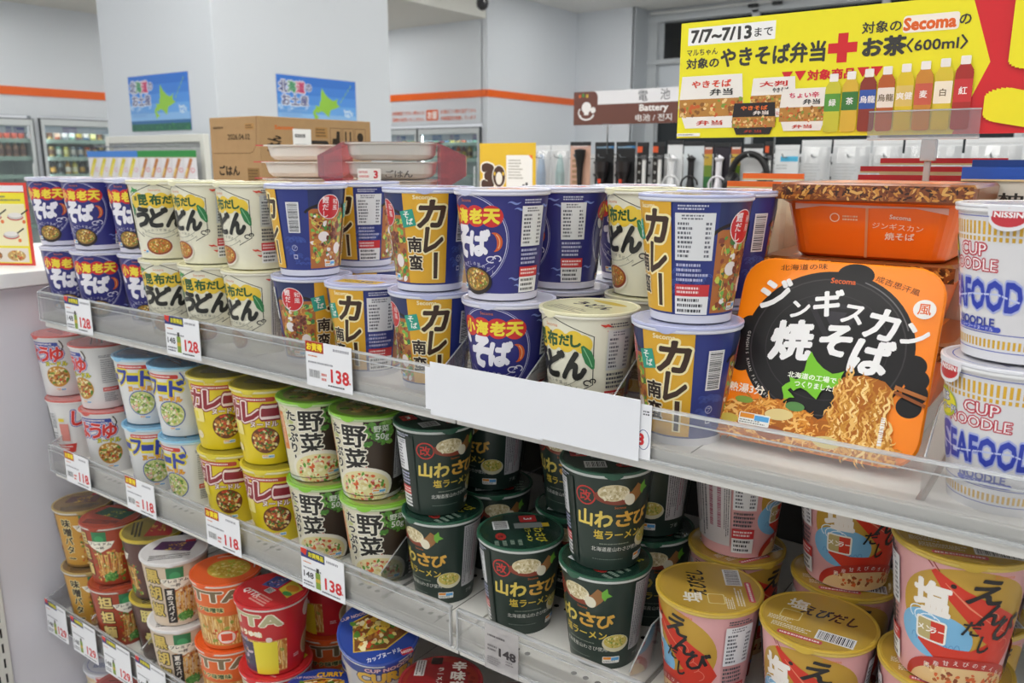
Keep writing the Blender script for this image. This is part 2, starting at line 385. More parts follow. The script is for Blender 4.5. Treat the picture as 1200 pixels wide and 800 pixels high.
b = MB(); b.box(-2250, 369, 1104, 1110, FLOOR, S1-21, mat('#9b9994', .6)); b.box(-2250, -2244, 1110, 1600, FLOOR, S1-21, mat('#9b9994', .6)); tag(b.build('rack_back_panel'), 'pale back panel of the rack on the carton side, hidden behind the cups', 'panel')
# clear dividers standing between the rows
def divider(x, z, lab, h=62, y0=640):
    t = thing('shelf_divider', lab, 'divider', (x, 0, z), 0, 'clear shelf dividers')
    b = MB(); Q = [(y0, 1.2), (y0, 34), (y0+44, h), (1030, h), (1030, 1.2)]
    for dx in (-.7, .7): b.face([(dx, y, zz) for y, zz in (Q if dx > 0 else Q[::-1])], PLATE)
    b.tube([(0, y, zz) for y, zz in Q[1:4]], .9, EDGE, 6); b.build('divider_plate', t)
    b = MB(); b.box(-3, 3, y0, 1030, .3, 1.2, PLATE); b.build('divider_foot', t)
for x, l in ((-551, 'curry cup with yellow front and the blue soba cup'), (-448, 'lower blue soba cup and the lone cream udon cup'), (-350, 'lone cream udon cup and the front curry cup')): divider(x, S1, 'clear top shelf divider between the '+l)
divider(-91, S1, 'clear plastic divider on the top shelf between the orange yakisoba box and the seafood cups')
for x, l in ((-655, 'green vegetable cups and the dark green wasabi cups'), (-323, 'wasabi cups and the pink shrimp cups'), (-120, 'second and third pink shrimp stacks')): divider(x, S2, 'clear second shelf divider between the '+l)
for x, l in ((-1385, 'miso butter cups and the red noodle cups'), (-1225, 'gold-rimmed cups and the purple-lidded cups')): divider(x, S3, 'clear third shelf divider between the '+l)

# ------------------------------------------------------------------ printed noodle cups: one maker, many designs
GOLD = ['#e2bd62', '#d9a94c', '#8a4f22', '#7c8a33', '#c9542e', '#efdca0', '#b98a34']
VEG = ['#e4cf7a', '#cf8a3a', '#8a4a26', '#5f8f35', '#c8472c', '#f0e2b0', '#4d7a2c', '#a86a2e']
GREENS = ['#dfe3a4', '#6f9a3a', '#9dbb52', '#e6b0a0', '#f0ead0', '#c9c96a', '#4f7f36']
CURRYF = ['#4f8f3c', '#73b04a', '#e8e2df', '#8a4632', '#9a5a44', '#c98a3a', '#dcc04a', '#6a3322', '#c7cf5a', '#3f7a44', '#86b85a']
NOOD = ['#e3b55c', '#c98f3c', '#edd08a', '#b9782e', '#f3e0a8']
R2 = 41.5
def wave(A, x, y, w_, c, th=1.4): A.line([(x+w_*(i/8-.5), y+sin(i*.9)*w_*.08) for i in range(9)], th, c, taper=True)
def a_soba():
    A = Art(3); A.rect(-R2*pi, 0, R2*pi, 7, '#d6d4df'); k0 = A.k
    front_soba(A, 0); A.k = k0; front_soba(A, R2*pi)
    A.nutrition(65, True, 8, 100, 25); A.ingredients(-66, 12, 102, 26, '#b9b7c4')
    return A
def front_soba(A, c):
    A.ring(c, 60, 39, 43, .8, '#c9c9e2'); A.ring(c, 60, 40.6, 44.6, .45, '#a9abd6')
    for x in (-24.5, -8.3, 8.3, 24.5): A.ell(c+x, 83, 11, 10.5, '#cf2a2c')
    A.rect(c-24, 76, c+24, 90, '#cf2a2c')
    for x, ch in zip((-24.5, -8.3, 8.3, 24.5), '小海老天'): A.text(ch, c+x, 83, 13.5, '#f0da3c', bold=.065, shear=.08)
    A.text('Secoma', c-2, 98, 3, '#d7762c', bold=.02)
    A.text('そ', c-13, 58, 29, '#eceaf2', w=21, bold=.09, shear=.12, rot=-6); A.text('ば', c+10, 57, 24, '#eceaf2', w=21, bold=.085, shear=.12)
    A.ell(c-30, 70, 3.5, 6, '#eceaf2', rot=.5)
    A.arc(c+25, 58, 7, 9, 95, -80, 5.5, '#cf5a26', 14, True); A.arc(c+25, 58, 7, 9, 60, -40, 1, '#e6ab7a', 8)
    A.arc(c+23, 41, 5, 3, 20, 300, 1.2, '#e0deee', 10); A.arc(c+29, 42, 4, 3, 200, -60, 1.2, '#e0deee', 10)
    for i, ch in enumerate('海老煮干しの旨みだし'): A.text(ch, c-25+i*5.6, 36.5-.012*(i*5.6-25)**2, 4, '#d9d8e8', bold=.015, em=True)
    A.arc(c, 62, 34, 30, 222, 318, .5, '#b9b9dc', 16); A.arc(c, 56, 36, 31, 222, 318, .5, '#b9b9dc', 16)
    A.ell(c+3, 19, 20, 14, '#241c1c'); A.food(c+3, 20.5, 17, 11.5, '#8c6a30', GOLD, 90, .16)
    A.chip(c-20, 12)
    for x, y in ((45, 96), (51, 90), (47, 22), (53, 15), (-45, 24), (-50, 93)): wave(A, c+x, y, 12, '#7f8fd0', 2)
def a_udon():
    A = Art(4); k0 = A.k
    for c in (0, R2*pi): A.k = k0; front_udon(A, c)
    A.nutrition(65, False, 8, 100, 25, paper='#c6c9c8'); A.ingredients(-66, 10, 102, 28, '#c3c1c2')
    return A
def front_udon(A, c):
    A.line([(c-41, 40), (c-41, 87), (c, 104), (c+41, 87), (c+41, 40), (c+24, 31)], 1, '#33352f'); A.line([(c-41, 40), (c-24, 31)], 1, '#33352f')
    A.text('Secoma', c, 95.5, 3.4, '#d9824a', bold=.02)
    for i in range(9): A.ell(c-31+i*7.8, 81+(2 if i % 2 else -1.5), 8.5, 9, '#e8c63c')
    A.rect(c-30, 76, c+30, 87, '#e8c63c')
    for x, ch, h in ((-17, '昆', 14), (0, '布', 14), (14, 'だ', 10), (25, 'し', 11)): A.text(ch, c+x, 82, h, '#25552e', bold=.06)
    A.text('道', c-29, 84, 6, '#25552e', bold=.03); A.poly([(c-38+q*16, 90+p*10) for q, p in HOK], '#3f9a4c')
    for x, ch in ((-22, 'う'), (1, 'ど'), (24, 'ん')): A.text(ch, c+x, 58, 25, '#20211d', w=21, bold=.085, shear=.15)
    A.line([(c+31, 78), (c+35, 71), (c+38, 63), (c+41, 56)], 10, '#2c7a45', taper=True); A.line([(c-38, 76), (c-36, 68), (c-37, 60)], 7, '#2c7a45', taper=True)
    A.line([(c+32, 76), (c+37, 66), (c+40, 58)], .7, '#8fc79a')
    A.arc(c+36, 42, 3.5, 2.5, 0, 290, 1.2, '#2a2b27', 9); A.arc(c+41, 44, 2.6, 2, 200, -60, 1.2, '#2a2b27', 9)
    for i, ch in enumerate('まろやかつゆ揚げ入り'): A.text(ch, c-25+i*5.6, 41-.008*(i*5.6-25)**2, 3.8, '#5b5c50', bold=.015, em=True)
    A.arc(c, 66, 36, 31, 226, 314, .6, '#8d8f80', 16); A.arc(c, 60, 38, 31, 226, 314, .6, '#8d8f80', 16)
    A.ell(c-2, 17, 20.5, 13.5, '#e8e2d6'); A.ell(c-2, 18, 19, 12, '#8a3d26'); A.food(c-2, 18.5, 16.5, 10, '#b9782a', GOLD, 90, .17); A.chip(c-25, 10)
    for x, y in ((51, 97), (57, 91), (46, 24), (52, 17), (-48, 95), (-46, 26)): A.line([(c+x-5, y+1.5), (c+x-1, y), (c+x+1, y+.8), (c+x+6, y-1.2)], 2.8, '#cf4030', taper=True)
DG = R2*pi/180
def curry_front(A, c):
    a, b = c-30*DG, c+30*DG
    A.rect(a, 9, b, 103, '#dba628'); A.text('Secoma', c-2, 99, 4.2, '#f1e6c0', bold=.03)
    for oc, g in (('#f4e6ae', .13), ('#3a2416', 0)):
        for ch, x, y, h in (('カ', c+6, 82, 27), ('レ', c+8, 55, 25)): A.text(ch, x, y, h, oc, bold=.05+g*.55, shear=.12, w=24 if ch == 'カ' else 18)
        w_ = 2.6 + g*16; A.line([(c+10, 42+g*8), (c+9.4, 14-g*8)], w_*1.7, oc)
    A.vtext('南蛮', c-12, 50, 16.5, '#2a1c15', bold=.045, out='#eee3c4', ob=.075, pitch=19)
    A.poly([(c-26, 84), (c-12, 87), (c-9, 70), (c-23, 67)], '#2c9a84'); A.text('そ', c-19, 81, 6.5, '#eef2ea', bold=.03); A.text('ば', c-15.5, 74, 6.5, '#eef2ea', bold=.03)
def curry_food(A, a, b):
    m = (a+b)/2; A.rect(a, 9, b, 80, '#b06a34')
    A.rect(a, 80, b, 103, '#24305f'); A.arc(m, 70, (b-a)*.62, 16, 20, 160, 3, '#1b1512', 14); 
    A.scatter(a+3, 12, b-3, 74, CURRYF, 150, 3.6)
    for q in range(16): x = A.r.uniform(a+4, b-4); y = A.r.uniform(14, 70); A.line([(x, y), (x+A.r.uniform(-6, 6), y+A.r.uniform(-3, 8)), (x+A.r.uniform(-8, 8), y+8)], 1, '#dcae62')
    A.ell(m-8, 47, 7, 6, '#ece4e2'); A.ell(m+13, 32, 6, 7, '#eadfdc'); A.scatter(m-3, 44, m+14, 62, ['#7a3f30', '#8d5140', '#643022'], 30, 3)
    A.ell(m-1, 82, 14, 14.5, '#e9dfe0'); A.ell(m-1, 82, 13.2, 13.7, '#c8282f'); A.vtext('鰹だし', m-6, 90, 8.2, '#f5ecec', bold=.02, pitch=8.2); A.vtext('和風', m+6, 88, 7, '#f5ecec', bold=.02)
    A.chip(m+2, 14, 16, 7)
def a_curry():
    A = Art(6); A.rect(-R2*pi, 0, R2*pi, 7, '#d6d6de'); k0 = A.k
    for ar in (0, 180):
        A.k = k0; curry_food(A, (ar-100)*DG, (ar-30)*DG)
        kw = A.lay()
        for i in range(24):
            x = ar*DG+A.r.uniform(33, 77)*DG; y = A.r.uniform(10, 46)
            for rr in (2.2, 3.6): A.arc(x, y, rr, rr, 10, 170, .5, '#4a63b4', 8, k=kw+i*.03+rr*.002)
        if ar == 0: A.barcode(46*DG, 52, 66*DG, 88); A.text('プ', 54*DG, 34, 4, '#c9cce4'); A.ring(54*DG, 34, 3.4, 3.4, .5, '#c9cce4', 12); A.rect(51*DG, 21, 58*DG, 26, '#c9cce4'); A.rect(52*DG, 22, 57*DG, 25, '#2c3a82')
        else: A.nutrition((ar+55)*DG, True, 8, 101, 30)
        curry_front(A, ar*DG)
    return A
def a_cupnoodle():
    A = Art(8); k = A.lay(); n = 72
    for i in range(n):
        x = -R2*pi+2*R2*pi*(i+.5)/n; A.rect(x-.95, 88, x+.95, 97, '#d8a92c', k); A.rect(x-.95, 83.5, x+.95, 86.5, '#d8a92c', k); A.rect(x-.95, 9, x+.95, 15, '#d8a92c', k)
    for v in (100, 6.5, 19): A.rect(-R2*pi, v, R2*pi, v+.6, '#4a59b8')
    for c in (0,):
        A.text('CUP', c+3, 77.5, 8.5, '#f3eff0', w=23, bold=.0, out=[('#c2384a', .09)]); A.text('NOODLE', c, 67, 8, '#f3eff0', w=45, bold=.0, out=[('#c2384a', .08)])
        A.text('S', c-30, 46, 27, '#2c3fae', w=14, bold=.05, out='#aab4e4', ob=.05, shear=.1)
        A.text('EAFOOD', c+9, 46, 20, '#2c3fae', w=60, bold=.05, out='#aab4e4', ob=.05); A.line([(c-36, 45), (c-15, 42), (c+5, 46), (c+24, 47.5), (c+38, 43)], 1.3, '#c8d0f2')
        A.text('NOODLE', c+6, 27, 6, '#3141a4', w=34, bold=.05)
        A.rrect(c-13, 20.6, c+28, 24.4, 1.8, '#3a4cb8'); A.text('シーフードヌードル', c+8, 22.5, 2.7, '#eef', bold=.02)
    A.ell(-30, 74, 15, 11, '#b9c83a'); A.ell(-30, 74.5, 13.5, 9.5, '#e6df3c')
    A.text('夏は', -31, 78.5, 7, '#f3f6ee', bold=.03, out='#2d58b4', ob=.09, rot=6); A.text('シーフード!', -29, 70.5, 5.2, '#f3f6ee', w=26, bold=.03, out='#2d58b4', ob=.09, rot=4)
    A.ingredients(85, 22, 82, 34, '#dcdcde'); A.nutrition(-92, False, 20, 82, 28); A.barcode(-60, 40, -72, 66)
    return A
def noodle_front(A, word, wc, wo, sub, sc_, strip, pal, base, bowlx=8, hook='#4a3a2c', ring=None, pt=22, wh=26):
    L = len(word); e = (L-1)/2*pt
    A.rrect(e-pt*2.3, 91, e+4, 97.5, 2.5, strip); A.dash(e-pt*2.3+3, 92.5, e+1, 96, '#f0e6e2', 1, .6)
    for i, ch in enumerate(word):
        x = (i-(L-1)/2)*pt; A.text(ch, x, 76, wh if ch not in 'ー' else wh*.24, wc, w=pt*.9, bold=.055, out=wo, ob=.075, shear=.1)
    A.text(sub, bowlx, 59, 7.5, sc_[0], w=36, bold=.05, out=sc_[1], ob=.08)
    if ring: A.ell(bowlx, 36, 21.5, 20.5, ring)
    A.food(bowlx, 36, 20, 19, base, pal, 150, .15); A.chip(bowlx+3, 12, 18, 5)
    A.line([(e+6, 101), (e+9, 96), (e+11, 90), (e+9, 84), (e+6, 82)], 1.9, hook)
def noodle_back(A, ink, seal, paper=None):
    x = 78
    A.dash(x-15, 88, x+15, 93, ink, 2); A.dash(x-13, 44, x+13, 86, ink, 12, .4); A.rect(x-13, 30, x+13, 37, seal); A.dash(x-11, 31.5, x+11, 35.5, '#f0dcd8', 2); A.dash(x-12, 12, x+12, 28, ink, 5)
    A.barcode(-84, 56, -72, 86); A.dash(-86, 18, -70, 50, ink, 6, .45); A.rect(-112, 20, -96, 92, '#c9c9c9' if not paper else paper); A.dash(-111, 22, -97, 90, ink, 6, .5, True)
def a_shoyu():
    A = Art(9); noodle_front(A, 'しょうゆ', '#cf2f2a', [('#3448a8', .07), ('#efeded', .03)], 'ヌードル', ('#e8d23c', '#3f7a35'), '#3a4a9a', VEG, '#c08a35', 30); noodle_back(A, '#7d7f86', '#c9382f')
    A.rect(-66, 34, -50, 66, '#d98a80'); A.poly([(-78, 26), (-40, 30), (-44, 14), (-60, 10)], '#c9382f'); A.dash(-72, 17, -46, 26, '#f0e0dc', 2); A.rect(-66, 70, -56, 76, '#e8cf3a')
    return A
def a_sea():
    A = Art(10); noodle_front(A, 'シーフード', '#2b3f9e', '#e3d33a', 'ヌードル', ('#e9c83a', '#d0542a'), '#c73a33', GREENS, '#c9cf8a', 28, hook='#3a55b0', ring='#3d55a8', pt=20, wh=24); noodle_back(A, '#85878c', '#c9382f')
    A.arc(-24, 40, 14, 16, 60, 200, 1.4, '#3d55a8', 12); A.poly([(-36, 22), (-22, 24), (-20, 12), (-34, 6)], '#3a4fb0')
    return A
def a_cnoodle():
    A = Art(11); A.text('Secoma', -2, 100, 3, '#efe9c4', bold=.02); noodle_front(A, 'カレー', '#8e2430', [('#8e2430', .1), ('#f0dcd6', .06)], 'ヌードル', ('#f0e6dc', '#7e1f28'), '#b8412c', VEG, '#6b3a20', 16, hook='#6e3a1c', pt=27, wh=27); noodle_back(A, '#7a6a20', '#c9382f', '#e0d238')
    A.barcode(42, 54, 56, 88); A.rrect(-34, 42, -16, 62, 2, '#efe08a'); A.rect(-32, 46, -26, 58, '#e8d838'); A.ell(-30, 22, 7, 6, '#e8dcb8'); A.text('カレー', -30, 22, 3, '#b8412c', bold=.02)
    return A
def a_yasai():
    A = Art(12); A.rect(-R2*pi, 0, R2*pi, 5, '#cfd0c8')
    A.rect(-46, 5, 22, 103, '#ded8c0'); A.rect(16, 5, 50, 103, '#3a2c20'); A.scatter(18, 72, 48, 100, ['#5f9a3a', '#7cb04c', '#46802c', '#8fc060'], 60, 4.5); A.scatter(-44, 60, -18, 100, ['#c9c49a', '#b9c07a', '#d8d2ac'], 40, 5)
    A.poly([(-44, 92), (-34, 92), (-30, 42), (-42, 40)], '#d8782c'); A.dash(-40, 46, -34, 88, '#f2e2cc', 2, .5, True)
    A.vtext('野菜', 4, 84, 31, '#1f1d1a', bold=.03, out='#f0ecdc', ob=.05, pitch=31); A.vtext('たっぷり!', -20, 90, 15, '#22201c', bold=.05, out='#f0ecdc', ob=.05, pitch=14.6)
    A.line([(16, 44), (20, 40)], 2.6, '#c8332c'); A.text('野菜', 35, 93, 8, '#e9f0df', bold=.03, out='#3f7a2c', ob=.05); A.text('50g', 36, 82, 10, '#e9f0df', bold=.03, out='#3f7a2c', ob=.05)
    A.ell(12, 18, 38, 26, '#e6e0cf'); A.food(12, 17, 34, 22, '#e3d7a0', ['#e8dca6', '#d9c884', '#d8602c', '#5f9a3a', '#e0a0a0', '#f0e8c4', '#b8442c'], 150, .14); A.rect(-46, 5, 50, 6, '#2e251b'); A.chip(32, 11, 18, 6)
    A.text('Secoma', 2, 100, 2.6, '#e8e2d0', bold=.02)
    A.ingredients(69, 24, 102, 34, '#bdbabd'); A.rect(52, 6, 88, 23, '#2b2420'); A.text('プ 紙', 69, 14, 5, '#cfcac4', bold=.02); A.ingredients(-75, 10, 100, 30, '#b5b2b4'); A.nutrition(112, True, 8, 98, 26)
    return A
def a_wasabi():
    A = Art(13); GO = '#d9bd4a'
    A.ring(-26, 82, 9.6, 9.6, 1.5, '#c4342e'); A.text('改', -26, 82, 11.5, '#c4342e', bold=.03)
    A.ell(3, 82, 21, 8, '#8a3f2c', rot=-.08); A.ell(1, 87, 15, 9, '#dccfa8'); A.scatter(-11, 80, 14, 95, ['#ece2c4', '#d0c093', '#f2ead2', '#bfae80'], 70, 2, inside=lambda x, y: ((x-1)/14)**2+((y-87)/9)**2 < 1)
    A.line([(17, 78), (23, 84), (29, 92)], 12, '#9a6a3c'); A.ell(17, 79, 5.5, 6.5, '#e6dfc8', rot=.4); A.poly([(28, 92), (33, 97), (34, 91), (38, 88), (33, 86), (31, 82), (28, 86)], '#6fb03a')
    A.text('Secoma', 8, 71, 2.6, '#cf6a2c', bold=.02)
    for x, ch, h in ((-27, '山', 17), (-8, 'わ', 17), (13, 'さ', 16), (32, 'び', 16)): A.text(ch, x, 58, h, '#e0c860' if ch in '山わ' else '#dcaa4a', w=17 if ch != '山' else 15, bold=.045, shear=.05)
    A.text('塩ラーメン', 8, 41, 9.5, GO, w=52, bold=.03); A.dash(-12, 29.5, 30, 31.5, '#7f8a7a', 1, .6); A.text('北海道産山わさび使用', 7, 24.5, 5, '#dedfd6', w=56, bold=.02)
    A.ell(44, 32, 15, 10.5, '#d9d3b4', n=20); A.food(44, 34, 13, 8, '#cdbb5e', ['#dccf7c', '#b9a640', '#e8dca0', '#7f9a3c'], 50, .2); A.chip(40, 12, 20, 8)
    A.dash(-20, 12, 20, 14, '#66756a', 1, .5)
    A.ingredients(75, 20, 100, 28, '#bfbdbf'); A.text('プ 紙', 75, 12, 5, '#c4c9c2', bold=.02); A.nutrition(-54, True, 8, 100, 24); A.ingredients(118, 16, 98, 20, '#b5b4b6'); A.dash(-95, 40, -75, 90, '#8b9a8c', 8, .4)
    A.rect(-49, 4, -39, 98, '#1b2a24')
    return A
def a_ebi():
    A = Art(14)
    A.ell(2, 62, 46, 40, '#bf9636', 40); A.ell(-19, 42, 27, 20, '#79b4da', 30)
    for i in range(9): A.arc(-34+i*4, 27+abs(i-4)*1.2, 2.2, 7, 20, 160, .7, '#5f97c8', 6)
    for i in range(3): A.arc(-30+i*4, 56-i*2, 8, 6, 20, 230, .9, '#e2eef6', 10)
    A.line([(-22, 96), (-6, 80), (12, 66), (26, 54), (34, 42), (26, 30), (8, 24), (-12, 28), (-30, 36)], 31, '#cf3420', taper=True); A.line([(-22, 98), (-30, 108), (-36, 112)], .8, '#8e2416'); A.line([(-18, 96), (-26, 108), (-28, 113)], .8, '#8e2416')
    [A.arc(14+q*5, 64-q*8, 9, 6, -60, 70, .8, '#e07860', 6) for q in range(4)]; A.line([(-14, 88), (2, 72), (18, 60)], 1.4, '#e58a6a', taper=True); A.ell(-9, 87, 1.8, 1.8, '#2a1510')
    A.text('塩', -22, 73, 25, '#efe9e2', w=24, bold=.06)
    A.rrect(-32, 36, -10, 55, 2.5, '#f0ece4'); A.rrect(-30.6, 37.4, -11.4, 53.6, 2, '#b9a870'); A.rect(-21, 37.6, -11.6, 53.4, '#cf3420'); A.text('ラー', -16, 46, 5, '#f4efe6', bold=.04); A.text('メン', -25, 46, 5, '#f4efe6', bold=.04)
    for x, y, ch, h, w_ in ((12, 86, 'え', 20, 22), (19, 67, 'ん', 17, 20), (31, 55, 'び', 19, 20)): A.text(ch, x, y, h, '#1e1a1c', w=w_, bold=.035, shear=.2)
    A.text('だ', 6, 55, 12, '#1e1a1c', bold=.03, shear=.15); A.text('し', 16, 42, 14, '#1e1a1c', w=8, bold=.035, shear=.15)
    A.ell(6, 2, 46, 26, '#b53026', 40); A.ell(6, -2, 42, 22, '#dcb884', 40); A.scatter(-24, 4, 38, 16, ['#a85a2c', '#e6c890', '#8a4424', '#d0602c'], 60, 2.2)
    for i, ch in enumerate('国産甘えびのオイル使用'): q = -28+i*6.9; A.text(ch, q+6, 24.5-.011*q*q, 4.6, '#f4e8e2', bold=.02, em=True)
    A.text('Secoma', 20, 99, 3, '#d9772c', bold=.02)
    A.ingredients(-98, 12, 96, 50, '#cfc8c8'); A.nutrition(-60, False, 6, 100, 22); A.nutrition(66, False, 6, 100, 26); A.ell(112, 60, 14, 26, '#bf9636'); A.ell(106, 52, 9, 18, '#5f9fd0'); A.ell(112, 30, 10, 12, '#b53026')
    # nothing may run below the base
    A.t = [([[(x, max(1, y)) for x, y in q] for q in t], c, k) for t, c, k in A.t]
    return A
def gourmet(A, words, base, pal, cap, wc='#e9d58a', dark='#2a1c14', box=None):
    A.rect(-50, 4, 50, 100, base); A.scatter(-8, 6, 40, 64, pal, 130, 3.4)
    for i in range(26): x = -2+i*1.5; A.line([(x, 18), (x+sin(i)*2, 36), (x+sin(i*2)*2, 58)], 1, ['#e3b45c', '#d49a3c', '#edca80'][i % 3])
    A.rect(-6, 80, 16, 100, '#2f7a4c'); A.ell(5, 86, 7, 7, '#3f9a60'); A.poly([(-17, 82), (27, 82), (21, 71), (5, 62), (-10, 71)], '#efe9da'); A.text('プレミアム', 5, 78, 5, '#3a2a1c', w=34, bold=.04); A.text('一杯', 5, 70.5, 6, '#3a2a1c', bold=.04)
    A.vtext(words, -27, 86, min(24, 86/len(words)*.98), wc, bold=.045, out=dark, ob=.06, pitch=86/len(words))
    A.ell(16, 16, 12, 7, '#4f8f3c'); A.scatter(6, 8, 26, 24, ['#5fa04a', '#3f7f34', '#8fbf6a', '#2f6a2c'], 40, 2.4)
    if box: A.rect(-11, 6, 3, 66, '#2a2220'); A.vtext(box, -4, 59, 9, '#eee8de', bold=.04)
    A.ingredients(80, 10, 98, 34, '#3c3a3c'); A.barcode(62, 50, 78, 84); A.nutrition(-82, True, 8, 96, 30)
def a_miso(): A = Art(15); gourmet(A, '味噌バター', '#c9963c', VEG, '', '#2a1c12', '#f0e2a8'); return A
def a_tantan(): A = Art(16); gourmet(A, '担担麺', '#a8452a', VEG, '', '#e2c87a', '#3a1710'); return A
def a_tonkotsu(): A = Art(17); gourmet(A, '豚骨', '#5a3a36', VEG, '', '#d8c878', '#2a1a16'); A.poly([(-6, 30), (10, 44), (22, 28), (8, 14)], '#cf4a2a'); return A
def a_pepper(): A = Art(18); gourmet(A, '黒胡椒', '#d8c4ac', ['#c98a4a', '#e3b868', '#b5652c', '#8a3a22', '#efdcb4'], '', '#d0b45a', '#30261c', '夏のスパイシー'); return A
def qtta(A, word, wc, band, flav, fcol, base):
    A.rect(-58, 62, 58, 102, base); A.text('QTTA', 0, 86, 20, wc, w=100, bold=.05, out='#efe6d2', ob=.05); A.text(flav, 2, 66, 8, fcol, w=46, bold=.05, out='#f1e4a0', ob=.07)
    A.rect(-58, 6, 58, 56, '#c98f48'); k = A.lay(); A.k += 3
    for i in range(110): x = -56+i*1.02; A.line([(x, 8), (x+sin(i*1.3)*3, 22), (x+sin(i)*3, 38), (x+sin(i*.7)*3, 55)], 1.1, NOOD[(i*3) % 5], k+i*.028)
    A.scatter(-10, 8, 56, 54, ['#b5652c', '#8f9a3c', '#d8502c', '#c98a3a'], 24, 4)
def a_qorange():
    A = Art(19); qtta(A, 'QTTA', '#7d6a4c', '#e8641d', 'サク味噌味', '#2d4a24', '#e4692a'); A.ell(26, 20, 14, 12, '#e8654a'); A.ell(26, 20, 12.4, 10.4, '#f0e0d6'); A.rect(18, 14, 34, 26, '#e0502c'); A.ingredients(92, 10, 98, 36, '#d9a184'); return A
def a_qred():
    A = Art(20); qtta(A, 'QTTA', '#b9b48a', '#c8202a', 'しょうゆ味', '#f2e8e0', '#c02a2c')
    A.rect(-30, 4, 16, 52, '#3a3352'); A.scatter(-28, 8, 14, 48, ['#8f6a9a', '#b58a6a', '#c8b4c0', '#5a4a78', '#2a2540'], 50, 3); A.rect(12, 2, 44, 54, '#e6d434'); A.text('当たる', -6, 55, 6, '#2b3f9e', bold=.04, out='#eee', ob=.05); A.ell(34, 58, 4, 4, '#e8d0c8')
    A.rect(56, 4, 130, 102, '#c4222b'); A.ell(96, 32, 17, 20, '#cbb794'); A.ell(96, 32, 14, 17, '#a8906c'); A.ell(90, 86, 9, 12, '#dcd0c8'); A.dash(66, 20, 76, 26, '#e9d9d6', 2); A.rect(-130, 4, -60, 102, '#c4222b')
    return A
def a_bigcurry():
    A = Art(21); A.rect(-130, 84, 130, 102, '#22408f')
    for c in (0, 112, -112): A.text('CURRY', c, 76, 20, '#e3b42c', w=74, bold=.08, out='#1b2c68', ob=.05); A.text('CUP NOODLE', c, 94, 7, '#e8d9dc', w=56, bold=.04, out='#b8304a', ob=.05); A.text('カップヌードル', c, 52, 8, '#e8b9b4', w=56, bold=.04); A.rect(c-34, 20, c+34, 40, '#c9b8ae'); A.text('カレー', c, 30, 14, '#b8412c', w=40, bold=.05)
    k = A.lay()
    for i in range(64): x = -130+i*4.07; A.rect(x, 8, x+2, 16, '#d8a92c', k)
    return A
def a_spicy():
    A = Art(22); A.rect(-130, 60, 130, 92, '#8f1d20'); A.food(0, 40, 40, 30, '#a8502a', VEG, 100, .14); A.vtext('辛味噌', -50, 70, 18, '#efe3d6', bold=.04); A.text('ラーメン', 50, 44, 14, '#efe3d6', w=50, bold=.04)
    return A
HOK = [(.357, 1), (.4, .93), (.47, .83), (.59, .72), (.745, .64), (.84, .67), (.92, .717), (.89, .62), (.9, .54), (1, .483), (.9, .44), (.763, .383), (.66, .36), (.617, .27), (.575, .13), (.495, .185), (.4, .26), (.3, .3), (.24, .27), (.197, .22), (.14, .27), (.1, .22), (.16, .17), (.23, .1), (.15, .085), (.067, 0), (.05, .115), (.02, .19), (0, .256), (.05, .33), (.117, .385), (.092, .47), (.15, .46), (.2, .44), (.25, .465), (.258, .573), (.305, .62), (.317, .854)]
# ---- lids
def lid_plain(c, bits=None):
    def f(r):
        A = Art(31); A.ell(0, 0, r, r, c, 64)
        if bits: bits(A, r)
        return A
    return f
def lb_wasabi(A, r):
    A.text('山わさび', 8, 20, 12, '#cdbf3c', w=46, bold=.04); A.text('塩ラーメン', 10, 8, 7, '#cdbf3c', w=38, bold=.03); A.barcode(-26, -30, -4, -12, False); A.rrect(-38, 2, -20, 22, 2, '#c23b3b'); A.text('3', -29, 12, 9, '#eee', bold=.03)
    A.rect(-18, -6, -4, 26, '#8d9494'); A.rect(-16, 26, -6, 34, '#e0c23a'); A.dash(24, -34, 38, 0, '#7d8f82', 4); A.ell(14, -24, 9, 6, '#9a2f2a'); A.text('改', 14, -24, 6, '#3a1512', bold=.03)
def lb_ebi(A, r):
    A.text('えびだし', 8, 12, 17, '#231d18', w=48, bold=.035, shear=.2); A.text('塩', -22, 18, 17, '#e9e4d8', bold=.03); A.rrect(-32, -12, -14, 4, 2, '#d8c98a'); A.rrect(-31, -11, -15, 3, 2, '#b8923a'); A.barcode(4, -32, 36, -16, False); A.rrect(-26, -40, 12, -34, 2, '#c9505a'); A.dash(-24, -39, 10, -35, '#f0dede', 1); A.dash(-40, -20, -18, -12, '#e5ddc6', 4); A.dash(-34, -30, 0, -22, '#e5ddc6', 3)
def lb_yasai(A, r): A.ell(0, 0, r*.86, r*.86, '#8a8a52', 48); A.scatter(-30, -30, 30, 30, ['#6f9a3a', '#b5a860', '#4f7a34', '#caa060', '#7d6a3c'], 90, 6, inside=lambda x, y: x*x+y*y < 32*32); A.text('野菜たっぷり', 0, 8, 11, '#d9e3b8', w=60, bold=.03)
def lb_noodle(c2):
    def f(A, r): A.ell(0, 0, r*.9, r*.9, c2, 48); A.dash(-26, -16, 26, 16, '#2a2a2c', 4, .35)
    return f
def lb_nissin(A, r): A.ring(0, 0, r*.9, r*.9, .8, '#5566b8', 48); A.dash(-26, -24, 26, -8, '#5a68a8', 4); A.text('CUP NOODLE', 0, 12, 9, '#c2384a', w=56, bold=.03)
def lb_blue(A, r): A.dash(-26, -26, 26, -6, '#6d76b8', 5); A.rect(-30, 4, 30, 26, '#d3b04a'); A.text('カレー', 0, 15, 12, '#3a2416', bold=.04)
def lb_soba(A, r): A.ell(0, 8, 26, 18, '#cf2a2c'); A.text('そば', 0, 8, 16, '#eee', bold=.05); A.dash(-26, -30, 26, -14, '#8890c8', 4)
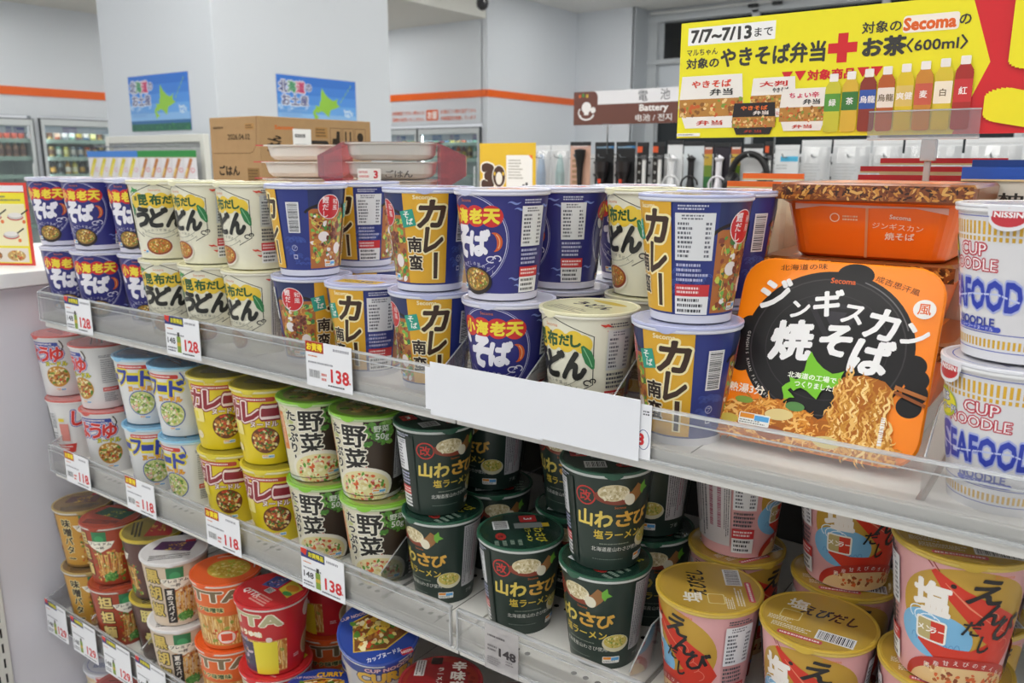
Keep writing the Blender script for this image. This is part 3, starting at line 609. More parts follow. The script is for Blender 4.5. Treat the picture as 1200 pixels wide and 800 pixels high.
def lb_udon(A, r): A.text('うどん', 2, 4, 16, '#3a3a2c', w=50, bold=.05); A.ell(0, 26, 24, 6, '#d8c25a'); A.dash(-26, -34, 26, -16, '#9a9a86', 4)
def lb_q(c, gold=False):
    def f(A, r):
        if gold: A.food(4, 2, r*.66, r*.6, '#c9a83c', ['#d8c050', '#b99a30', '#a8b83c', '#e8d27a'], 130, .12); A.arc(0, 0, r*.84, r*.84, 150, 30, 2.2, '#f0d8c4', 20)
        else:
            A.poly([(-30, 30), (-4, 38), (2, 8), (-24, 0)], '#4a5a9a'); A.scatter(-26, 4, 0, 34, ['#c8b4d0', '#3a3352', '#8f6a9a'], 30, 3, inside=lambda x, y: -24 < x < -4 and 4 < y < 33); A.poly([(0, 40), (34, 30), (36, 0), (6, 8)], '#e0d040'); A.ell(20, 22, 12, 8, '#d8892c'); A.ell(26, 8, 9, 5, '#3f9a4c')
            A.barcode(-8, -8, 6, 4, False); A.text('QTTA', -16, -22, 12, '#f0e6e2', w=34, bold=.05); A.dash(-6, -36, 30, -14, '#e9a9a0', 4)
    return f
def lb_dia(c, w_=52):
    def f(A, r): A.poly([(-w_/2, 6), (-w_/2+10, w_/2), (w_/2, w_/2-8), (w_/2-8, -12)], c); A.scatter(-14, -2, 14, 20, ['#c9a43a', '#e2c65c'], 26, 3.4, 3); A.dash(-34, -34, 34, -16, '#3a3a3c', 3, .5); A.rect(14, 24, 30, 32, '#b8303a')
    return f
def lb_bigcurry(A, r):
    A.poly([(-r*.8, -r*.4), (-r*.55, r*.5), (0, r*.62), (r*.55, r*.5), (r*.8, -r*.3), (0, -r*.62)], '#d8b23c'); A.poly([(-r*.76, -r*.38), (-r*.52, r*.47), (0, r*.58), (r*.52, r*.47), (r*.76, -r*.28), (0, -r*.58)], '#7a4a22')
    A.scatter(-r*.6, -r*.4, r*.6, r*.46, VEG+['#e0b83c', '#d8a430'], 150, 5); A.text('CURRY', r*.2, r*.76, r*.2, '#e3b42c', w=r*.75, bold=.06, out='#1b2c68', ob=.05); A.text('CUP NOODLE', -r*.42, r*.66, r*.09, '#e8c9cc', bold=.03); A.text('カップヌードル', -r*.1, -r*.76, r*.14, '#dfe6f4', w=r*.9, bold=.04)
    A.rrect(r*.3, -r*.96, r*.62, -r*.78, 3, '#c2303a'); A.text('NISSIN', r*.46, -r*.87, r*.07, '#f4eeee', bold=.04)
def lb_spicy(A, r):
    A.food(0, 0, r*.95, r*.95, '#8c2a1e', ['#9a3524', '#7a2018', '#b04a2a', '#6e1c16'], 160, .1); A.ell(-4, -2, r*.78, r*.86, '#8a1d20'); A.vtext('辛味噌', 20, 30, 19, '#ece2d8', bold=.05, pitch=20); A.vtext('ラーメン', -2, 22, 9, '#ece2d8', bold=.03); A.barcode(-40, -30, -18, -10); A.rect(-34, 8, -22, 40, '#cfc8c4'); A.dash(-33, 9, -23, 39, '#4a4040', 3, .5, True); A.rrect(-16, 32, -2, 46, 2, '#2a1a18')
# design: label art, cup colour, lid art, lid rim colour, rt, rb, H, rim colour, tab text
WD = {
 'soba': (a_soba, '#2b2c78', lid_plain('#cfd0de', lb_soba), '#c6c8de', 48, 35, 108, '#d9d8e4'),
 'udon': (a_udon, '#e3e0cc', lid_plain('#e2dfb4', lb_udon), '#e0dcb8', 48, 36, 108, '#e2dfd0'),
 'curry': (a_curry, '#28357f', lid_plain('#b4b9da', lb_blue), '#b2b7da', 48.5, 35, 108, '#d5d7e4'),
 'cupnoodle': (a_cupnoodle, '#dddcdf', lid_plain('#d4d5de', lb_nissin), '#d8d9e0', 48.5, 35, 107, '#e4e4e6'),
 'shoyu': (a_shoyu, '#dcdbda', lid_plain('#c9807c', lb_noodle('#c46e6a')), '#c95a52', 47, 35, 108, '#e0dfdd'),
 'sea': (a_sea, '#dbdcdc', lid_plain('#5f97bd', lb_noodle('#4d7f9f')), '#86bfe0', 48, 35, 108, '#bcd8e6'),
 'cnoodle': (a_cnoodle, '#dfc81f', lid_plain('#a89a2c', lb_noodle('#958a2e')), '#d8c83c', 48, 35, 108, '#e4dcae'),
 'yasai': (a_yasai, '#3a322b', lid_plain('#7fb03c', lb_yasai), '#86c23c', 49, 36, 108, '#b9cf9a'),
 'wasabi': (a_wasabi, '#22332c', lid_plain('#17342a', lb_wasabi), '#2a5a44', 48, 35, 108, '#c4c8c4'),
 'ebi': (a_ebi, '#dba3a4', lid_plain('#b8953a', lb_ebi), '#c8a63a', 50, 37, 112, '#cfb45a'),
 'miso': (a_miso, '#8c6a3a', lid_plain('#7d6440', lb_dia('#6b4a44', 60)), '#b39a5c', 50, 37, 111, '#d0cdc4'),
 'tantan': (a_tantan, '#a0442c', lid_plain('#a84a34', lb_dia('#1f5a3e', 70)), '#a84632', 50, 37, 111, '#d4cfc8'),
 'tonkotsu': (a_tonkotsu, '#4a3a38', lid_plain('#8f8040', lb_dia('#b23a34', 74)), '#c8b03a', 50, 37, 111, '#c9b24a'),
 'pepper': (a_pepper, '#d2c0aa', lid_plain('#dcdada', lb_dia('#54285a', 66)), '#e2e0e0', 51, 38, 112, '#dddbd8'),
 'qorange': (a_qorange, '#dd672c', lid_plain('#e2602a', lb_q('', True)), '#e65f26', 52, 40, 111, '#e4d6cc'),
 'qred': (a_qred, '#bf2a2c', lid_plain('#cc2f34', lb_q('')), '#cf2c32', 52, 40, 111, '#dcd0cc'),
 'bigcurry': (a_bigcurry, '#c9c6c4', lid_plain('#27459a', lb_bigcurry), '#27459a', 52, 40, 112, '#dcdcdc'),
 'spicy': (a_spicy, '#a3282a', lid_plain('#8c2226', lb_spicy), '#9c2a2c', 50, 39, 109, '#b03a38'),
}
KIND = {'bigcurry': 'noodle_bowl', 'spicy': 'noodle_bowl'}
MASTER = {}; MUSED = {}
def master(d):
    if d in MASTER: return MASTER[d]
    fa, bc, fl, rc, rt, rb, H, rimc = WD[d]
    body, lid, rim, tab = MB(), MB(), MB(), MB()
    H3 = H-3; rtb = rt-1.2; slope = (rtb-rb)/H3
    body.lathe([(0, 5), (rb-3.2, 5), (rb-2.6, 0), (rb, 0)], paper(bc), 72)
    n2 = Vector((1, -slope)).normalized()
    n = int(round(2*pi*R2/G))
    for i in range(n):
        a, b_ = -pi+2*pi*i/n, -pi+2*pi*(i+1)/n
        q = [(rb, 0, a), (rb, 0, b_), (rtb, H3, b_), (rtb, H3, a)]
        body.face([(r*sin(t), -r*cos(t), z) for r, z, t in q], paper(bc), [(n2.x*sin(t), -n2.x*cos(t), n2.y) for r, z, t in q])
    sv = H3/105.
    def fn(u, v, off):
        v = max(0, min(H3, v*sv)); t = u/R2; r = rb+slope*v+off
        return Vector((r*sin(t), -r*cos(t), v)), Vector((n2.x*sin(t), -n2.x*cos(t), n2.y))
    body.art(fa(), fn, paper, True)
    rim.lathe([(rt-2.5, H-5.6), (rt+.1, H-5.2), (rt+.8, H-4.2), (rt+.8, H-3), (rt+.3, H-1.6), (rt-.8, H-.3), (rt-2.5, H-.4)], mat(rimc, .35), 72)
    lid.lathe([(rt-.8, H-.2), (rt+.7, H-.4), (rt+.9, H-1.2), (rt+.7, H-2.2), (rt+1.2, H-1.3), (rt+.9, H+.1), (rt-.4, H+.5), (rt-2.2, H+.1), (0, H+.1)], mat(rc, .28, spec=.5, coat=.4), 72)
    lc = lambda c: mat(c, .26, spec=.5, coat=.5)
    lid.art(fl(rt-2.3), lambda u, v, o: (Vector((u, v, H+.05+o)), Vector((0, 0, 1))), lc)
    tw = 9
    if d == 'cupnoodle':
        TA = Art(2); TA.ell(0, -8, 12, 8, '#e0dfe4', 24); TA.rect(-13, -6, 13, 0, '#e0dfe4'); TA.ell(0, -7, 10.5, 6.3, '#c2303a', 24); TA.rect(-11, -6.6, 11, -.8, '#e0dfe4'); TA.rect(-9.8, -7.4, 9.8, -3, '#c2303a'); TA.text('NISSIN', 0, -5.2, 3.4, '#f2eeee', w=17, bold=.05)
        def tf(u, v, o): t = u/rt; r = rt+1.3+o+(v*-.02); return Vector((r*sin(t), -r*cos(t), H-.6+v)), Vector((sin(t), -cos(t), 0))
        tab.art(TA, tf, paper, True)
    else:
        for s0, s1, z0, z1 in ((-1, 1, H-.5, H-6),):
            for i in range(6):
                a, b_ = (s0+(s1-s0)*i/6)*tw/rt, (s0+(s1-s0)*(i+1)/6)*tw/rt
                e = lambda t: z1+3.2*abs(t*rt/tw)**2
                q = [(rt+1.2, z0, a), (rt+1.3, e(a), a), (rt+1.3, e(b_), b_), (rt+1.2, z0, b_)]
                tab.face([(r*sin(t), -r*cos(t), z) for r, z, t in q], mat(rc, .3, coat=.3))
    t = bpy.data.objects.new(KIND.get(d, 'noodle_cup'), None); t.empty_display_size = .03; COL.objects.link(t)
    body.build('cup_body', t); rim.build('rim', t); lo = lid.build('lid', t); tab.build('lid_tab', lo)
    MASTER[d] = t
    return t
def cup(d, x, y, z, deg, label, group, tilt=None, lid=0):
    m = master(d)
    if not MUSED.get(d): o = m; MUSED[d] = 1; o.location = P(x, y, z); o.rotation_euler.z = rad(deg)
    else: o = dup(m, (x, y, z), rad(deg), label, group)
    tag(o, label, 'noodle cup' if d not in KIND else 'noodle bowl', group)
    [c for c in o.children if c.name.startswith('lid')][0].rotation_euler.z = rad(lid)
    if tilt: o.rotation_mode = 'XYZ'; o.matrix_world = Matrix.Translation(P(x, y, z)) @ Matrix.Rotation(rad(tilt[0]), 4, Vector(tilt[1])) @ Matrix.Rotation(rad(deg), 4, 'Z')
    return o

# ------------------------------------------------------------------ the cups on the shelves: design, x, y, level, turn, words
def heading(x, y, a): return math.degrees(math.atan2(-x, y))+a
G1, G2, G3 = 'cups on the top shelf', 'cups on the second shelf', 'cups on the third shelf'
U1, U2, U3 = S1+109.5, S2+109.5, S3+113
CUPS = [
 # top shelf, front row
 ('soba', -1416, 684, U1, 26, 'blue shrimp soba cup, upper cup of the leftmost stack on the top shelf', G1),
 ('soba', -1390, 682, S1, 38, 'blue shrimp soba cup, lower cup of the leftmost stack on the top shelf', G1),
 ('soba', -1301, 682, U1, 26, 'blue shrimp soba cup, upper cup of the second stack from the left', G1),
 ('soba', -1288, 680, S1, 36, 'blue shrimp soba cup, lower cup of the second stack from the left', G1),
 ('soba', -1202, 700, U1, 22, 'blue shrimp soba cup, upper cup half hidden behind the first cream udon stack', G1),
 ('soba', -1190, 702, S1, 34, 'blue shrimp soba cup, lower cup half hidden behind the first cream udon stack', G1),
 ('udon', -1104, 678, U1, 43, 'cream kelp udon cup, upper cup of the udon stack beside the blue soba cups', G1),
 ('udon', -1094, 680, S1, 28, 'cream kelp udon cup, lower cup of the udon stack beside the blue soba cups', G1),
 ('udon', -1003, 680, U1, -5, 'cream kelp udon cup, upper cup of the middle udon stack', G1),
 ('udon', -998, 680, S1, 28, 'cream kelp udon cup, lower cup of the middle udon stack', G1),
 ('udon', -904, 680, U1, -11, 'cream udon cup with red barred food table, upper cup beside the round red bonito badge', G1),
 ('udon', -901, 680, S1, 178, 'cream udon cup, lower cup of the udon stack beside the curry cups', G1),
 ('curry', -801, 680, U1, -29, 'curry soba cup with round red bonito badge and barcode, upper cup', G1),
 ('curry', -801, 682, S1, 82, 'curry soba cup with red badge at its left, lower cup under the barcoded one', G1),
 ('curry', -702, 680, S1, 190, 'curry soba cup standing lowest and alone in front, with food table at its right', G1),
 ('curry', -602, 678, U1, 37, 'curry soba cup with green tag, upper cup directly left of the blue soba pair', G1),
 ('curry', -600, 680, S1, 36, 'curry soba cup with green tag, lower cup directly left of the blue soba pair', G1),
 ('soba', -503, 678, U1, -11, 'blue shrimp soba cup showing white food table, upper cup right of the yellow curry cups', G1),
 ('soba', -496, 680, S1, 10, 'blue shrimp soba cup, lower cup right of the yellow curry cups', G1),
 ('udon', -401, 682, S1, -20, 'cream kelp udon cup standing alone in the front row, no cup on it', G1),
 ('curry', -297, 682, U1, 149, 'big curry soba cup with food table, upper cup left of the orange yakisoba box', G1),
 ('curry', -299, 680, S1, 3, 'curry soba cup with barcode, lower cup left of the orange yakisoba box', G1),
 ('cupnoodle', -46, 682, U1, -51, 'white seafood noodle cup, upper cup at the right edge of the top shelf', G1),
 ('cupnoodle', -44, 680, S1, -25, 'white seafood noodle cup with yellow summer burst, lower cup at the right edge', G1),
 # top shelf, rows behind
 ('curry', -815, 786, U1, 182, 'curry soba cup with food table, second row, between bonito badge cup and yellow cup', G1),
 ('curry', -812, 788, S1, 30, 'curry soba cup in the second row under the one showing a food table', G1),
 ('soba', -494, 780, U1, -44, 'blue soba cup in the second row showing food table, behind the front soba cup', G1),
 ('soba', -492, 782, S1, 10, 'blue soba cup in the second row, lower cup behind the front soba pair', G1),
 ('soba', -463, 884, U1, 10, 'blue soba cup deepest in the third row, peeping left of the cream cup', G1),
 ('soba', -463, 886, S1, 10, 'blue soba cup deepest in the third row, lower cup', G1),
 ('udon', -393, 790, U1, -33, 'cream udon cup in the second row, upper cup behind the lone front udon cup', G1),
 ('udon', -391, 792, S1, -20, 'cream udon cup in the second row, lower cup behind the lone front udon cup', G1),
 ('curry', -309, 786, U1, 9, 'curry soba cup with barcode, second row, upper cup behind the big curry cup', G1),
 ('curry', -310, 788, S1, 9, 'curry soba cup in the second row, lower cup behind the big front curry cup', G1),
 # second shelf, front row
 ('shoyu', -1482, 692, U2, 3, 'white red-lidded soy noodle cup, upper cup at far left of the second shelf', G2),
 ('shoyu', -1454, 690, S2, 111, 'white soy noodle cup with red panel on its side, lower cup at the far left', G2),
 ('shoyu', -1352, 690, U2, -29, 'white soy noodle cup with red lid showing grey print, upper cup of the second stack', G2),
 ('shoyu', -1340, 690, S2, 12, 'white soy noodle cup with bowl picture, lower cup of the second stack', G2),
 ('sea', -1214, 690, U2, 5, 'white seafood noodle cup with blue lid, upper cup beside the red-lidded cups', G2),
 ('sea', -1204, 690, S2, 15, 'white seafood noodle cup with blue lid, lower cup beside the red-lidded cups', G2),
 ('sea', -1116, 690, U2, -10, 'white seafood noodle cup with blue lid, upper cup beside the yellow cups', G2),
 ('sea', -1102, 690, S2, -27, 'white seafood noodle cup with blue lid, lower cup beside the yellow cups', G2),
 ('cnoodle', -1016, 690, U2, 36, 'yellow curry noodle cup, upper cup beside the white seafood cups', G2),
 ('cnoodle', -1003, 690, S2, 18, 'yellow curry noodle cup with barcode, lower cup beside the white seafood cups', G2),
 ('cnoodle', -916, 690, U2, 23, 'yellow curry noodle cup, upper cup beside the green vegetable cups', G2),
 ('cnoodle', -903, 690, S2, 25, 'yellow curry noodle cup, lower cup beside the green vegetable cups', G2),
 ('yasai', -816, 690, U2, 35, 'green-lidded vegetable noodle cup, upper cup of the stack beside the yellow cups', G2),
 ('yasai', -803, 690, S2, 17, 'green-lidded vegetable noodle cup, lower cup of the stack beside the yellow cups', G2),
 ('yasai', -716, 690, U2, 14, 'green-lidded vegetable noodle cup, upper cup of the stack beside the wasabi cups', G2),
 ('yasai', -703, 690, S2, 22, 'green-lidded vegetable noodle cup, lower cup of the stack beside the wasabi cups', G2),
 ('wasabi', -620, 702, U2, 62, 'dark green wasabi noodle cup, upper cup beside the vegetable cups', G2),
 ('wasabi', -610, 702, S2, -11, 'dark green wasabi noodle cup with grey text panel, lower cup beside the vegetable cups', G2),
 ('wasabi', -497, 704, S2, 43, 'single dark green wasabi noodle cup with open view of its lid, no cup on it', G2),
 ('wasabi', -390, 706, U2, 37, 'dark green wasabi noodle cup, upper cup of the front stack beside the pink cups', G2),
 ('wasabi', -388, 704, S2, -13, 'dark green wasabi noodle cup, lower cup of the front stack beside the pink cups', G2),
 ('ebi', -273, 703, S2, -31, 'pink shrimp noodle cup with gold lid beside the wasabi cups, brush letters turned sideways', G2),
 ('ebi', -170, 704, S2, 2, 'pink shrimp noodle cup with gold lid, middle one of the three in front', G2),
 ('ebi', -66, 696, S2+113.5, 16, 'big pink shrimp noodle cup, upper cup at the lower right corner', G2),
 ('ebi', -68, 702, S2, 10, 'pink shrimp noodle cup, lower cup under the big one at the lower right corner', G2),
 # second shelf, rows behind
 ('wasabi', -612, 803, U2, -24, 'dark green wasabi cup in the second row with red barred food table, upper cup', G2),
 ('wasabi', -608, 803, S2, 40, 'dark green wasabi cup, second row, under the one with red barred table', G2),
 ('wasabi', -486, 803, U2, -2, 'dark green wasabi cup in the second row, upper cup left behind the front wasabi stack', G2),
 ('wasabi', -486, 804, S2, 12, 'dark green wasabi cup in the second row, lower cup behind the single wasabi cup', G2),
 ('wasabi', -386, 805, U2, -36, 'dark green wasabi cup with grey text panel, second row, right behind front stack', G2),
 ('wasabi', -386, 805, S2, 30, 'dark green wasabi cup in the second row, lower cup right behind the front stack', G2),
 ('ebi', -286, 808, S2+113.5, 110, 'pink shrimp cup in the second row turned to its long grey text panel, upper cup', G2),
 ('ebi', -286, 808, S2, 60, 'pink shrimp cup in the second row under the text panel one', G2),
 ('ebi', -174, 807, S2+113.5, 31, 'pink shrimp cup in the second row, upper cup behind the middle gold lid', G2),
 ('ebi', -174, 807, S2, 18, 'pink shrimp cup in the second row, lower cup behind the middle gold lid', G2),
 ('ebi', -66, 806, S2, 30, 'pink shrimp cup in the second row at the right edge behind the big pink cup', G2),
 ('shoyu', -1345, 790, U2, 40, 'white soy noodle cup with red lid in the second row of the second shelf', G2),
 ('shoyu', -1345, 790, S2, 40, 'white soy noodle cup in the second row, lower cup under the back red lid', G2),
 ('sea', -1205, 790, U2, 40, 'white seafood noodle cup with blue lid in the second row', G2),
 ('sea', -1205, 790, S2, 40, 'white seafood noodle cup in the second row, lower cup', G2),
 ('cnoodle', -965, 792, U2, 40, 'yellow curry noodle cup in the second row', G2),
 ('cnoodle', -965, 792, S2, 40, 'yellow curry noodle cup in the second row, lower cup', G2),
 ('yasai', -760, 796, U2, 30, 'green-lidded vegetable noodle cup in the second row', G2),
 ('yasai', -760, 796, S2, 30, 'green-lidded vegetable noodle cup in the second row, lower cup', G2),
 # third shelf
 ('miso', -1459, 684, U3, 61, 'miso butter noodle cup with brown lid, upper cup, far left of third shelf', G3),
 ('miso', -1447, 682, S3, 61, 'miso butter noodle cup, lower cup at the far left of the third shelf', G3),
 ('tantan', -1356, 680, U3, 28, 'red-brown spicy sesame noodle cup with green lid picture, upper cup', G3),
 ('tantan', -1345, 678, S3, 66, 'red-brown spicy sesame noodle cup, lower cup with large cream letters', G3),
 ('tonkotsu', -1251, 695, U3, -35, 'dark pork broth noodle cup with gold rim and red lid picture, upper cup', G3),
 ('tonkotsu', -1246, 697, S3, 67, 'dark pork broth noodle cup with gold rim, lower cup beside the purple-lidded stack', G3),
 ('pepper', -1148, 670, S3+114, 50, 'beige black pepper noodle cup with purple lid picture, upper cup', G3),
 ('pepper', -1147, 672, S3, 50, 'beige black pepper noodle cup with white rim, lower cup', G3),
 ('qorange', -1030, 682, U3, 12, 'orange miso noodle cup with noodle picture on its lid, upper cup', G3),
 ('qorange', -1034, 684, S3, 18, 'orange miso noodle cup, lower cup with only its orange lid edge showing', G3),
 ('qred', -921, 681, U3, -3, 'bright red soy noodle cup with yellow prize panel and pictured lid, upper cup', G3),
 ('qred', -922, 682, S3, 10, 'bright red soy noodle cup, lower cup under the pictured lid', G3),
 ('qred', -934, 796, U3, -40, 'plain red side of a noodle cup, second row, beside the blue curry bowls', G3),
 ('qorange', -934, 797, S3, 40, 'orange noodle cup in the second row under the plain red one', G3),
 # base deck
 ('cupnoodle', -1452, 700, S4, 40, 'white gold-striped cup on the lowest shelf at the left, lower cup', 'cups on the lowest shelf'),
 ('cupnoodle', -1452, 700, S4+108.5, 40, 'white gold-striped upper cup on the lowest shelf, under the 129 yen tags', 'cups on the lowest shelf'),
 ('shoyu', -1362, 668, S4, 40, 'white cup with red lid on the lowest shelf at the lower left', 'cups on the lowest shelf'),
 ('shoyu', -1362, 668, S4+109.5, 40, 'white cup with red lid on the lowest shelf, upper one at the lower left', 'cups on the lowest shelf'),
]
LIDS = {'white seafood noodle cup, upper cup at the right edge of the top shelf': 38, 'white seafood noodle cup with yellow summer burst, lower cup at the right edge': -28, 'single dark green wasabi noodle cup with open view of its lid, no cup on it': -90, 'pink shrimp noodle cup with gold lid beside the wasabi cups, brush letters turned sideways': 150}
for d, x, y, z, a, lab, g in CUPS: cup(d, x, y, z, a, lab, g, None, LIDS.get(lab, 0))
GB = 'bowls on the third shelf'
cup('bigcurry', -812, 668, S3, 40, 'blue curry bowl with picture lid at the bottom edge, beside the red cups', GB)
cup('bigcurry', -700, 690, S3, 30, 'blue curry bowl at the bottom of the pile under the tipped one', GB)
cup('bigcurry', -806, 776, S3, 30, 'blue curry bowl in the second row under the upside-down one', GB)
cup('bigcurry', -730, 706, S3+136, 62, 'blue curry bowl with large picture lid tipped towards the aisle, topmost of its pile', GB, (21, (.695, .72, 0)))
o = cup('bigcurry', -806, 776, S3+226.5, 30, 'blue curry bowl standing upside down behind the tipped one', GB)
o.rotation_mode = 'XYZ'; o.rotation_euler = (pi, 0, rad(50))
cup('spicy', -588, 668, S3, 30, 'red spicy miso bowl, lower bowl of the pile below the 148 yen tag', GB)
cup('spicy', -588, 668, S3+110.5, 34, 'red spicy miso bowl with white brush lid letters, left of two red bowls', GB)
cup('spicy', -484, 676, S3, 30, 'red spicy miso bowl, lower bowl of the right red pile', GB)
cup('spicy', -484, 676, S3+110.5, 30, 'red spicy miso bowl, right of the two red bowls, mostly below the photo', GB)

# ------------------------------------------------------------------ orange yakisoba boxes
def sqring(hw, r, n=6):
    q = []
    for cx, cy, a0 in ((hw-r, hw-r, 0), (-hw+r, hw-r, 90), (-hw+r, -hw+r, 180), (hw-r, -hw+r, 270)):
        for i in range(n+1): a = rad(a0+i*90/n); q.append((cx+r*cos(a), cy+r*sin(a)))
    return q
def sqloft(b, levels, m, cap=True):
    R_ = [[(x, y, z) for x, y in sqring(hw, r)] for hw, r, z in levels]
    for A_, B_ in zip(R_, R_[1:]):
        n = len(A_)
        for i in range(n): b.face([A_[i], A_[(i+1) % n], B_[(i+1) % n], B_[i]], m)
    if cap: b.face(R_[0][::-1], m); b.face(R_[-1], m)
ORB = '#f47e0c'
def noodle_strokes(A, x0, y0, x1, y1, n, pal, wd=1.6, vert=False, inside=None):
    k = A.lay(); A.k += 5
    for i in range(n):
        x, y = A.r.uniform(x0, x1), A.r.uniform(y0, y1)
        if inside and not inside(x, y): continue
        L = A.r.uniform(8, 20); ph = A.r.random()*6; a = rad(A.r.gauss(90 if vert else 10, 14 if vert else 40))
        A.line([(x+cos(a)*L*(j/8-.5)-sin(a)*1.6*sin(ph+j*1.1), y+sin(a)*L*(j/8-.5)+cos(a)*1.6*sin(ph+j*1.1)) for j in range(9)], wd*A.r.uniform(.7, 1.2), A.r.choice(pal), k+5.5*i/n, True)
def a_yaki():
    A = Art(40); BK = '#1d1b1c'
    for sx, yy in ((-1, 4), (1, -14)):
        for q in range(4): A.ell(sx*(70+3*math.sin(q*1.2)), yy-18+q*11, 9.5, 9, BK)
    A.ell(-2, 8, 70, 66, BK, 56); A.ell(12, 72, 15, 10, BK); A.ring(-2, 8, 63, 59, 1.2, '#3a3638'); A.ring(-2, 8, 50, 46, .8, '#302d2f'); A.arc(-2, 8, 66, 62, 20, 70, 1, '#6a6668')
    A.poly([(-24, 46), (26, 46), (2, 6)], '#2c2a2e'); A.poly([(-16, 42), (18, 42), (2, 14)], '#1d1b1c'); A.poly([(-9, 39), (11, 39), (2, 22)], '#37343a')
    A.text('Secoma', 3, 66, 4.6, '#d8622a', bold=.03); A.text('北海道の味', -32, 76, 5.4, '#5a2c10', w=40, bold=.01, rot=6); A.text('成吉思汗風', 46, 66, 5.4, '#5a2c10', w=36, bold=.01, rot=-16)
    W = '#efeeee'
    for ch, x, y, h, r_ in (('ジ', -52, 50, 25, 6), ('ン', -28, 38, 14, 4), ('ギ', -6, 46, 23, 2), ('ス', 16, 38, 15, -4), ('カ', 40, 32, 25, -8), ('ン', 66, 26, 17, -10)): A.text(ch, x, y, h, W, bold=.045, rot=r_, shear=.08)
    for ch, x, y, h, r_ in (('焼', -30, 10, 33, 6), ('そ', 6, 14, 25, 2), ('ば', 36, 4, 29, -4)): A.text(ch, x, y, h, W, bold=.06, rot=r_, shear=.1)
    A.ell(69, 48, 8.5, 8, '#f0ece6'); A.text('風', 69, 48, 9, '#e2641c', bold=.02)
    for i, ch in enumerate('GENGHIS KHAN FLAVORED YAKISOBA'):
        t = 176+i*2.9; 
        if ch != ' ': A.text(ch, -2+66*cos(rad(t)), 8+62*sin(rad(t)), 2.5, '#cfcac4', bold=.02, rot=t+90)
    A.poly([(-30+p*52, -44+q*46) for p, q in HOK], '#77c02e'); A.text('北海道の工場で', -7, -20, 5, '#f2f6e8', w=40, bold=.03); A.text('つくりました!', -4, -27, 5, '#f2f6e8', w=32, bold=.03)
    A.text('熱湯3分', -60, -38, 8, '#f6ead8', w=32, bold=.03)
    base = [(-83, -78), (-83, -58), (-74, -52), (-60, -49), (-40, -43), (-22, -46), (-6, -50), (6, -55), (14, -40), (13, -26), (18, -16), (34, -12), (50, -15), (58, -22), (56, -44), (64, -66), (70, -82), (-76, -82)]
    A.poly(base, '#a8601c')
    def ins(x, y):
        c = False
        for i in range(len(base)):
            x1, y1 = base[i]; x2, y2 = base[i-1]
            if (y1 > y) != (y2 > y) and x < (x2-x1)*(y-y1)/(y2-y1)+x1: c = not c
        return c
    N_ = ['#d98f34', '#c9781e', '#e6a64c', '#b8661a', '#efbb6a']
    noodle_strokes(A, -80, -80, 66, -44, 330, N_, 2.1, inside=lambda x, y: ins(x, y) and x < 20 or (ins(x, y) and y < -66))
    noodle_strokes(A, 12, -78, 60, -14, 190, ['#d9a04c', '#c98a34', '#e8b868', '#b87826', '#f2d08a'], 2, True, ins)
    A.ell(-28, -56, 12, 5, '#dfc98a', rot=.1); A.ell(14, -72, 11, 5, '#d8c684'); A.ell(-32, -72, 13, 6, '#9a5226'); A.ell(-60, -48, 8, 3, '#7f9a3c'); A.ell(-16, -47, 8, 4, '#5a8a4c'); A.ell(-70, -66, 8, 4, '#c8b04c')
    A.chip(-48, -64, 27, 10); A.line([(58, -18), (82, -24)], 3.2, '#b06a34'); A.line([(58, -22), (82, -30)], 2.6, '#8f4f26'); A.dash(52, -74, 56, -44, '#f2ede6', 1, .8, True)
    return A
def yaki_box(label, x, y, z, tilt=0, name='yakisoba_box'):
    t = thing(name, label, 'noodle box', (x, y, z), 0)
    b = MB(); sqloft(b, [(58, 16, 0), (62, 20, 3), (72, 24, 44), (79, 26, 50)], mat(ORB, .3, coat=.4)); b.build('tray', t)
    b = MB(); sqloft(b, [(82, 24, 49.6), (83, 25, 51), (83, 25, 53), (81.5, 24, 54.6)], mat('#ff8a06', .35, coat=.1), True)
    b.art(a_yaki(), lambda u, v, o: (Vector((u, v, 54.6+o)), Vector((0, 0, 1))), lambda c: mat(c, .38, spec=.25, coat=.06)); b.build('lid', t)
    if tilt: t.rotation_euler.x = rad(tilt)
    return t
yaki_box('orange yakisoba box with black griddle picture, propped upright facing the aisle', -184, 756, -181, 67)
